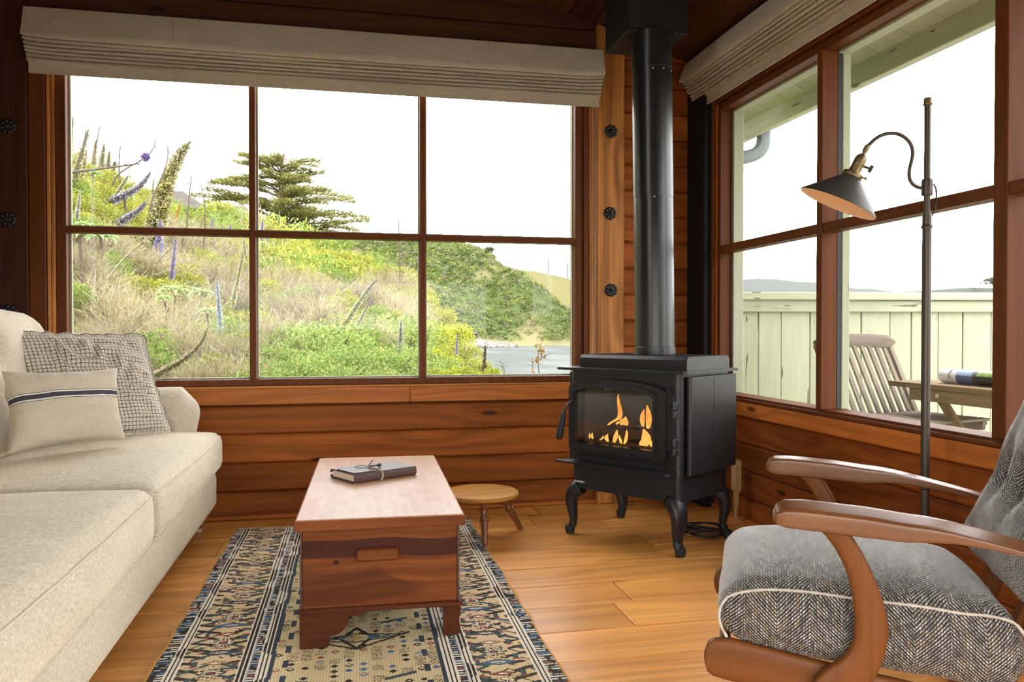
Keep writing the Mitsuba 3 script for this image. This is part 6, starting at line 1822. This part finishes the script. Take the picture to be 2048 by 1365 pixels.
B['m_water'] = {'type': 'bumpmap', 'arbitrary': proc(ripple, .05), 'scale': .35, 'bsdf': principled(proc(water_fn), .5, spec=.0)}  # sky reflection and ripple tints are painted into the base colour
water = struct('water', 'grey inlet of calm water behind the bank')
scene[water] = shape(trimesh.Trimesh([(-40, 30, WZ), (320, 30, WZ), (320, 900, WZ), (-40, 900, WZ)], [(0, 1, 2), (0, 2, 3)]), 'm_water', smooth=False)
hc = np.array([(4.2, 429, 48), (24, 415, 47.5), (43, 400, 45), (57, 377, 41), (67, 364, 35.2), (78, 341, 26), (86, 329, 16), (93.4, 318, 6), (98, 312, 0), (100, 305, -6), (-20, 440, 50), (-60, 450, 55), (-120, 460, 60),
               (93, 305, -6.2), (75, 296, -6.2), (58, 292, -6), (39, 262, -6), (25, 235, -6), (5, 215, -5), (-20, 200, 5),
               (70, 306, -3.6), (57, 306, -2.8), (42, 290, -2.5), (84, 318, 1), (62, 330, 12), (45, 330, 14), (60, 345, 24), (45, 360, 30), (25, 340, 22), (10, 320, 20), (-20, 300, 22), (-40, 260, 16), (20, 290, 9), (0, 260, 8), (30, 300, 10),
               (20, 380, 38), (0, 380, 40), (-40, 380, 42), (4, 520, 40), (60, 520, 26), (100, 450, -2), (120, 400, -6), (103, 395, 0), (110, 345, -6), (90, 380, 8), (78, 400, 22), (112, 430, -6), (95, 345, -1), (66, 400, 32), (85, 350, 12), (-100, 300, 30)])
hr = RBFInterpolator(hc[:, :2] / 100, hc[:, 2], smoothing=.002, kernel='thin_plate_spline')
X, Y = np.meshgrid(np.linspace(-110, 122, 150), np.linspace(200, 520, 150))
Z = hr(np.stack([X, Y], -1).reshape(-1, 2) / 100).reshape(X.shape)
Z += 1.4 * (meshkit.fbm(np.stack([X / 14, Y / 14, X * 0], -1), 4, 9) - .5) * np.clip((Z + 6) / 6, 0, 1)
nz_ = meshkit.fbm(np.stack([X / 22, Y / 22, X * 0], -1), 4, 10)
bare = np.clip((meshkit.fbm(np.stack([X / 30 + 3, Y / 30, X * 0], -1), 3, 15) - .50) * 5 + np.clip((X - 58) / 45, 0, 1) * .8 - .2, 0, 1)[..., None]
hcol = np.array([.075, .098, .035]) * (1 - bare) + np.array([.20, .165, .09]) * bare
hcol = hcol * (.8 + .4 * nz_[..., None])
i, j = np.meshgrid(np.arange(149), np.arange(149), indexing='ij')
q = np.stack([i * 150 + j, i * 150 + j + 1, (i + 1) * 150 + j + 1, (i + 1) * 150 + j], -1).reshape(-1, 4)
fh = struct('hill', 'green scrub-covered hill across the water')
scene[fh] = mikit.ply((np.stack([X, Y, Z], -1).reshape(-1, 3), np.vstack([q[:, [0, 1, 2]], q[:, [0, 2, 3]]])), 'm_vcol', smooth=True, color=hcol.reshape(-1, 3))
r = np.random.default_rng(23)
ico = trimesh.creation.icosphere(1)
blobs = []
for s in range(5):
    v = np.array(ico.vertices)
    blobs.append(v * (1 + .7 * (meshkit.fbm(v * 1.7 + s * 7, 3, s)[:, None] - .5)))
n = 25000
px, py = r.uniform(-105, 104, n), r.uniform(215, 470, n)
pz = hr(np.stack([px, py], 1) / 100)
br_ = np.clip((meshkit.fbm(np.stack([px / 30 + 3, py / 30, px * 0], 1), 3, 15) - .50) * 5 + np.clip((px - 58) / 45, 0, 1) * .8 - .2, 0, 1)
ok = (pz > -3.4) & (r.random(n) > br_ * .88)
px, py, pz = px[ok], py[ok], pz[ok]
hp = np.array([(.15, .20, .055), (.20, .24, .07), (.23, .25, .075), (.09, .125, .04), (.26, .26, .115), (.24, .215, .15), (.175, .22, .065)])
m_ = 24
n = len(px)
size = r.uniform(1.1, 2.9, n)
tone = hp[r.integers(len(hp), size=n)] * r.uniform(.7, 1.3, (n, 1))
d = unit(r.normal(size=(n, m_, 3)) + [0, 0, .5])
pos = np.stack([px, py, pz + .1 * size], 1)[:, None] + d * (size[:, None] * r.uniform(.45, .75, (n, m_)))[..., None] * [1, 1, .7]
v, f, c_ = quads((pos - d * .3).reshape(-1, 3), unit(d + r.normal(size=d.shape) * .8).reshape(-1, 3), unit(r.normal(size=(n * m_, 3))), np.repeat(size, m_) * r.uniform(.22, .42, n * m_), np.repeat(size, m_) * r.uniform(.18, .34, n * m_),
                 np.clip(np.repeat(tone, m_, 0) * r.uniform(.75, 1.25, (n * m_, 1)), 0, .8))
whole('hill_scrub', mikit.ply((v, f), 'm_leaf', smooth=False, color=c_), None, 'rounded green scrub covering the hill across the water', 'bushes', kind='stuff')


def small_tree(x, y, z, h, wd, label, cols, seed, cat_='tree'):
    key = thing('tree', label, cat_)
    v, f, c_ = leafy(seed, 700, .22, .14, cols, 10, .45, .7)
    part(key, 'trunk', tube([(x, y, z - (1 if x < 400 else 14)), (x + .1 * h, y, z + h * .6)], [.12 * h * .3, .05 * h * .3], 6), 'm_bark', smooth=True)
    part(key, 'crown', mikit.ply((v * [wd, wd, h * .5] + [x, y, z + h * .62], f), 'm_leaf', smooth=False, color=c_), None)


CYP = [(.09, .12, .05), (.12, .15, .06), (.07, .09, .04)]
small_tree(67.5, 366, 34.2, 5.6, 3.6, 'lone rounded tree on the skyline of the green hill', CYP, 31)
small_tree(62.0, 372, 36.6, 4.0, 2.0, 'smaller tree on the hill skyline left of the lone rounded tree', CYP, 32)
small_tree(735, 790, 44, 19, 15, 'grey-green tree seen above the fence at the right end of the far hills', [(.09, .105, .075), (.11, .12, .09)], 33)
for nm, lab, (x0, x1, y0, y1, z0, z1) in (('boathouse', 'low pale boathouse on the rocky point across the water', (40.5, 48, 285, 288, -1.9, -.5)), ('hilltop_house', 'grey house on top of the green hill', (49, 58.5, 385, 391, 41.5, 44.2))):
    key = thing(nm, lab, 'house')
    part(key, 'wall', box(x0, x1, y0, y1, z0, z1), 'm_tan', smooth=False)
    part(key, 'roof', hull([(x, y, z1) for x in (x0 - .6, x1 + .6) for y in (y0 - .6, y1 + .6)] + [(x, (y0 + y1) / 2, z1 + .9) for x in (x0 + 1, x1 - 1)]), 'm_roof', smooth=False)
    for k in range(3):
        part(key, 'window', box(x0 + .15 * (x1 - x0) / 3 + k * (x1 - x0) / 3, x0 + .6 * (x1 - x0) / 3 + k * (x1 - x0) / 3, y0 - .04, y0 - .001, z0 + .7 * (z1 - z0) - .5, z0 + .7 * (z1 - z0) + .3), 'm_black', smooth=False)
V, F, C = [], [], []
for k in range(900):
    t, sl = r.random(), r.random()
    x, y = 35 + 25 * t + r.normal() * .6, 262 + 16 * t + 13 * sl * (1 - .8 * t)
    s = r.uniform(.55, 1.08)
    v = blobs[k % 5] * s * [1, 1, .7]
    V.append(v + [x, y, -5.25 + 3.6 * sl * (1 - .85 * t) + r.uniform(-.1, .35)])
    F.append(ico.faces + len(v) * k)
    C.append(np.tile(np.array([.20, .185, .16]) * r.uniform(.7, 1.2), (len(v), 1)))
whole('shore_rocks', mikit.ply((np.vstack(V), np.vstack(F)), 'm_vcol', smooth=False, color=np.vstack(C)), None, 'heap of pale rocks along the point across the water', 'rocks', kind='stuff')
for x, y, h, lab in ((203, 780, 40, 'left utility pole on the golden hill'), (222, 775, 26, 'right utility pole on the golden hill')):
    key = thing('utility_pole', lab, 'pole')
    part(key, 'pole', tube([(x, y, 40), (x, y, 58 + h * .35)], .35, 6), 'm_twig', smooth=True)
    part(key, 'cross_arm', box(x - 2.5, x + 2.5, y - .2, y + .2, 56 + h * .35, 56.6 + h * .35), 'm_twig', smooth=False)


def ridge(name, label, xs, col, toe, tn, seed, rough=.05):
    """A far hill: crest points (x, y, z), sloping down towards the viewer and away behind."""
    c = curve(xs, 70)
    c[:, 2] += (meshkit.fbm(np.stack([np.linspace(0, 22, 70), np.zeros(70), np.zeros(70)], 1), 4, seed) - .5) * rough * c[:, 2].max()
    rows = []
    for k, s in ((0, 0.), (1, .25), (2, .5), (3, .75), (4, 1.0), (5, 1.25)):
        t = s if s <= 1 else 2 - s
        rows.append(np.stack([c[:, 0] * (toe + (1 - toe) * s), c[:, 1] * (toe + (1 - toe) * s), -6 + (c[:, 2] + 6) * t ** .8], 1))
    G = np.array(rows)
    i, j = np.meshgrid(np.arange(5), np.arange(69), indexing='ij')
    q = np.stack([i * 70 + j, i * 70 + j + 1, (i + 1) * 70 + j + 1, (i + 1) * 70 + j], -1).reshape(-1, 4)
    nn_ = meshkit.fbm(G * [1 / tn, 1 / tn, 0], 4, seed + 1)[..., None]
    C = np.array(col[0]) * (1 - nn_) + np.array(col[1]) * nn_
    key = struct(name, label)
    scene[key] = mikit.ply((G.reshape(-1, 3), np.vstack([q[:, [0, 1, 2]], q[:, [0, 2, 3]]])), 'm_vcol', smooth=False, color=C.reshape(-1, 3))


ridge('hill', 'golden grassy hill beyond the green hill', [(90, 800, 62), (150, 790, 64), (189, 778, 58.5), (226, 770, 51), (300, 740, 30), (360, 700, 4)], ((.15, .13, .06), (.105, .105, .048)), .62, 60, 41)
ridge('hill', 'haze-coloured distant hills across the water above the fence', [(1150, 2900, 160), (1424, 2767, 188), (1500, 2500, 160), (1385, 2264, 138), (1407, 1952, 106)][:2] + [(1560, 2480, 165), (1640, 2250, 130), (1700, 2080, 112), (1900, 1950, 100)], ((.098, .107, .108), (.115, .118, .106)), .8, 400, 42)  # these greys carry the haze of distance in the hill colour
ridge('hill', 'nearer grey-green wooded ridge above the right end of the fence', [(1000, 1900, 60), (1180, 1720, 82), (1283, 1569, 89), (1100, 1220, 76), (929, 1030, 64), (727, 767, 48), (640, 600, 36)], ((.075, .087, .073), (.092, .100, .079)), .8, 120, 43, .03)
for _k in list(scene):
    if scene[_k].get('type') in ('principled', 'diffuse') and not scene[_k].get('spec_trans'):
        scene[_k] = two(scene[_k])
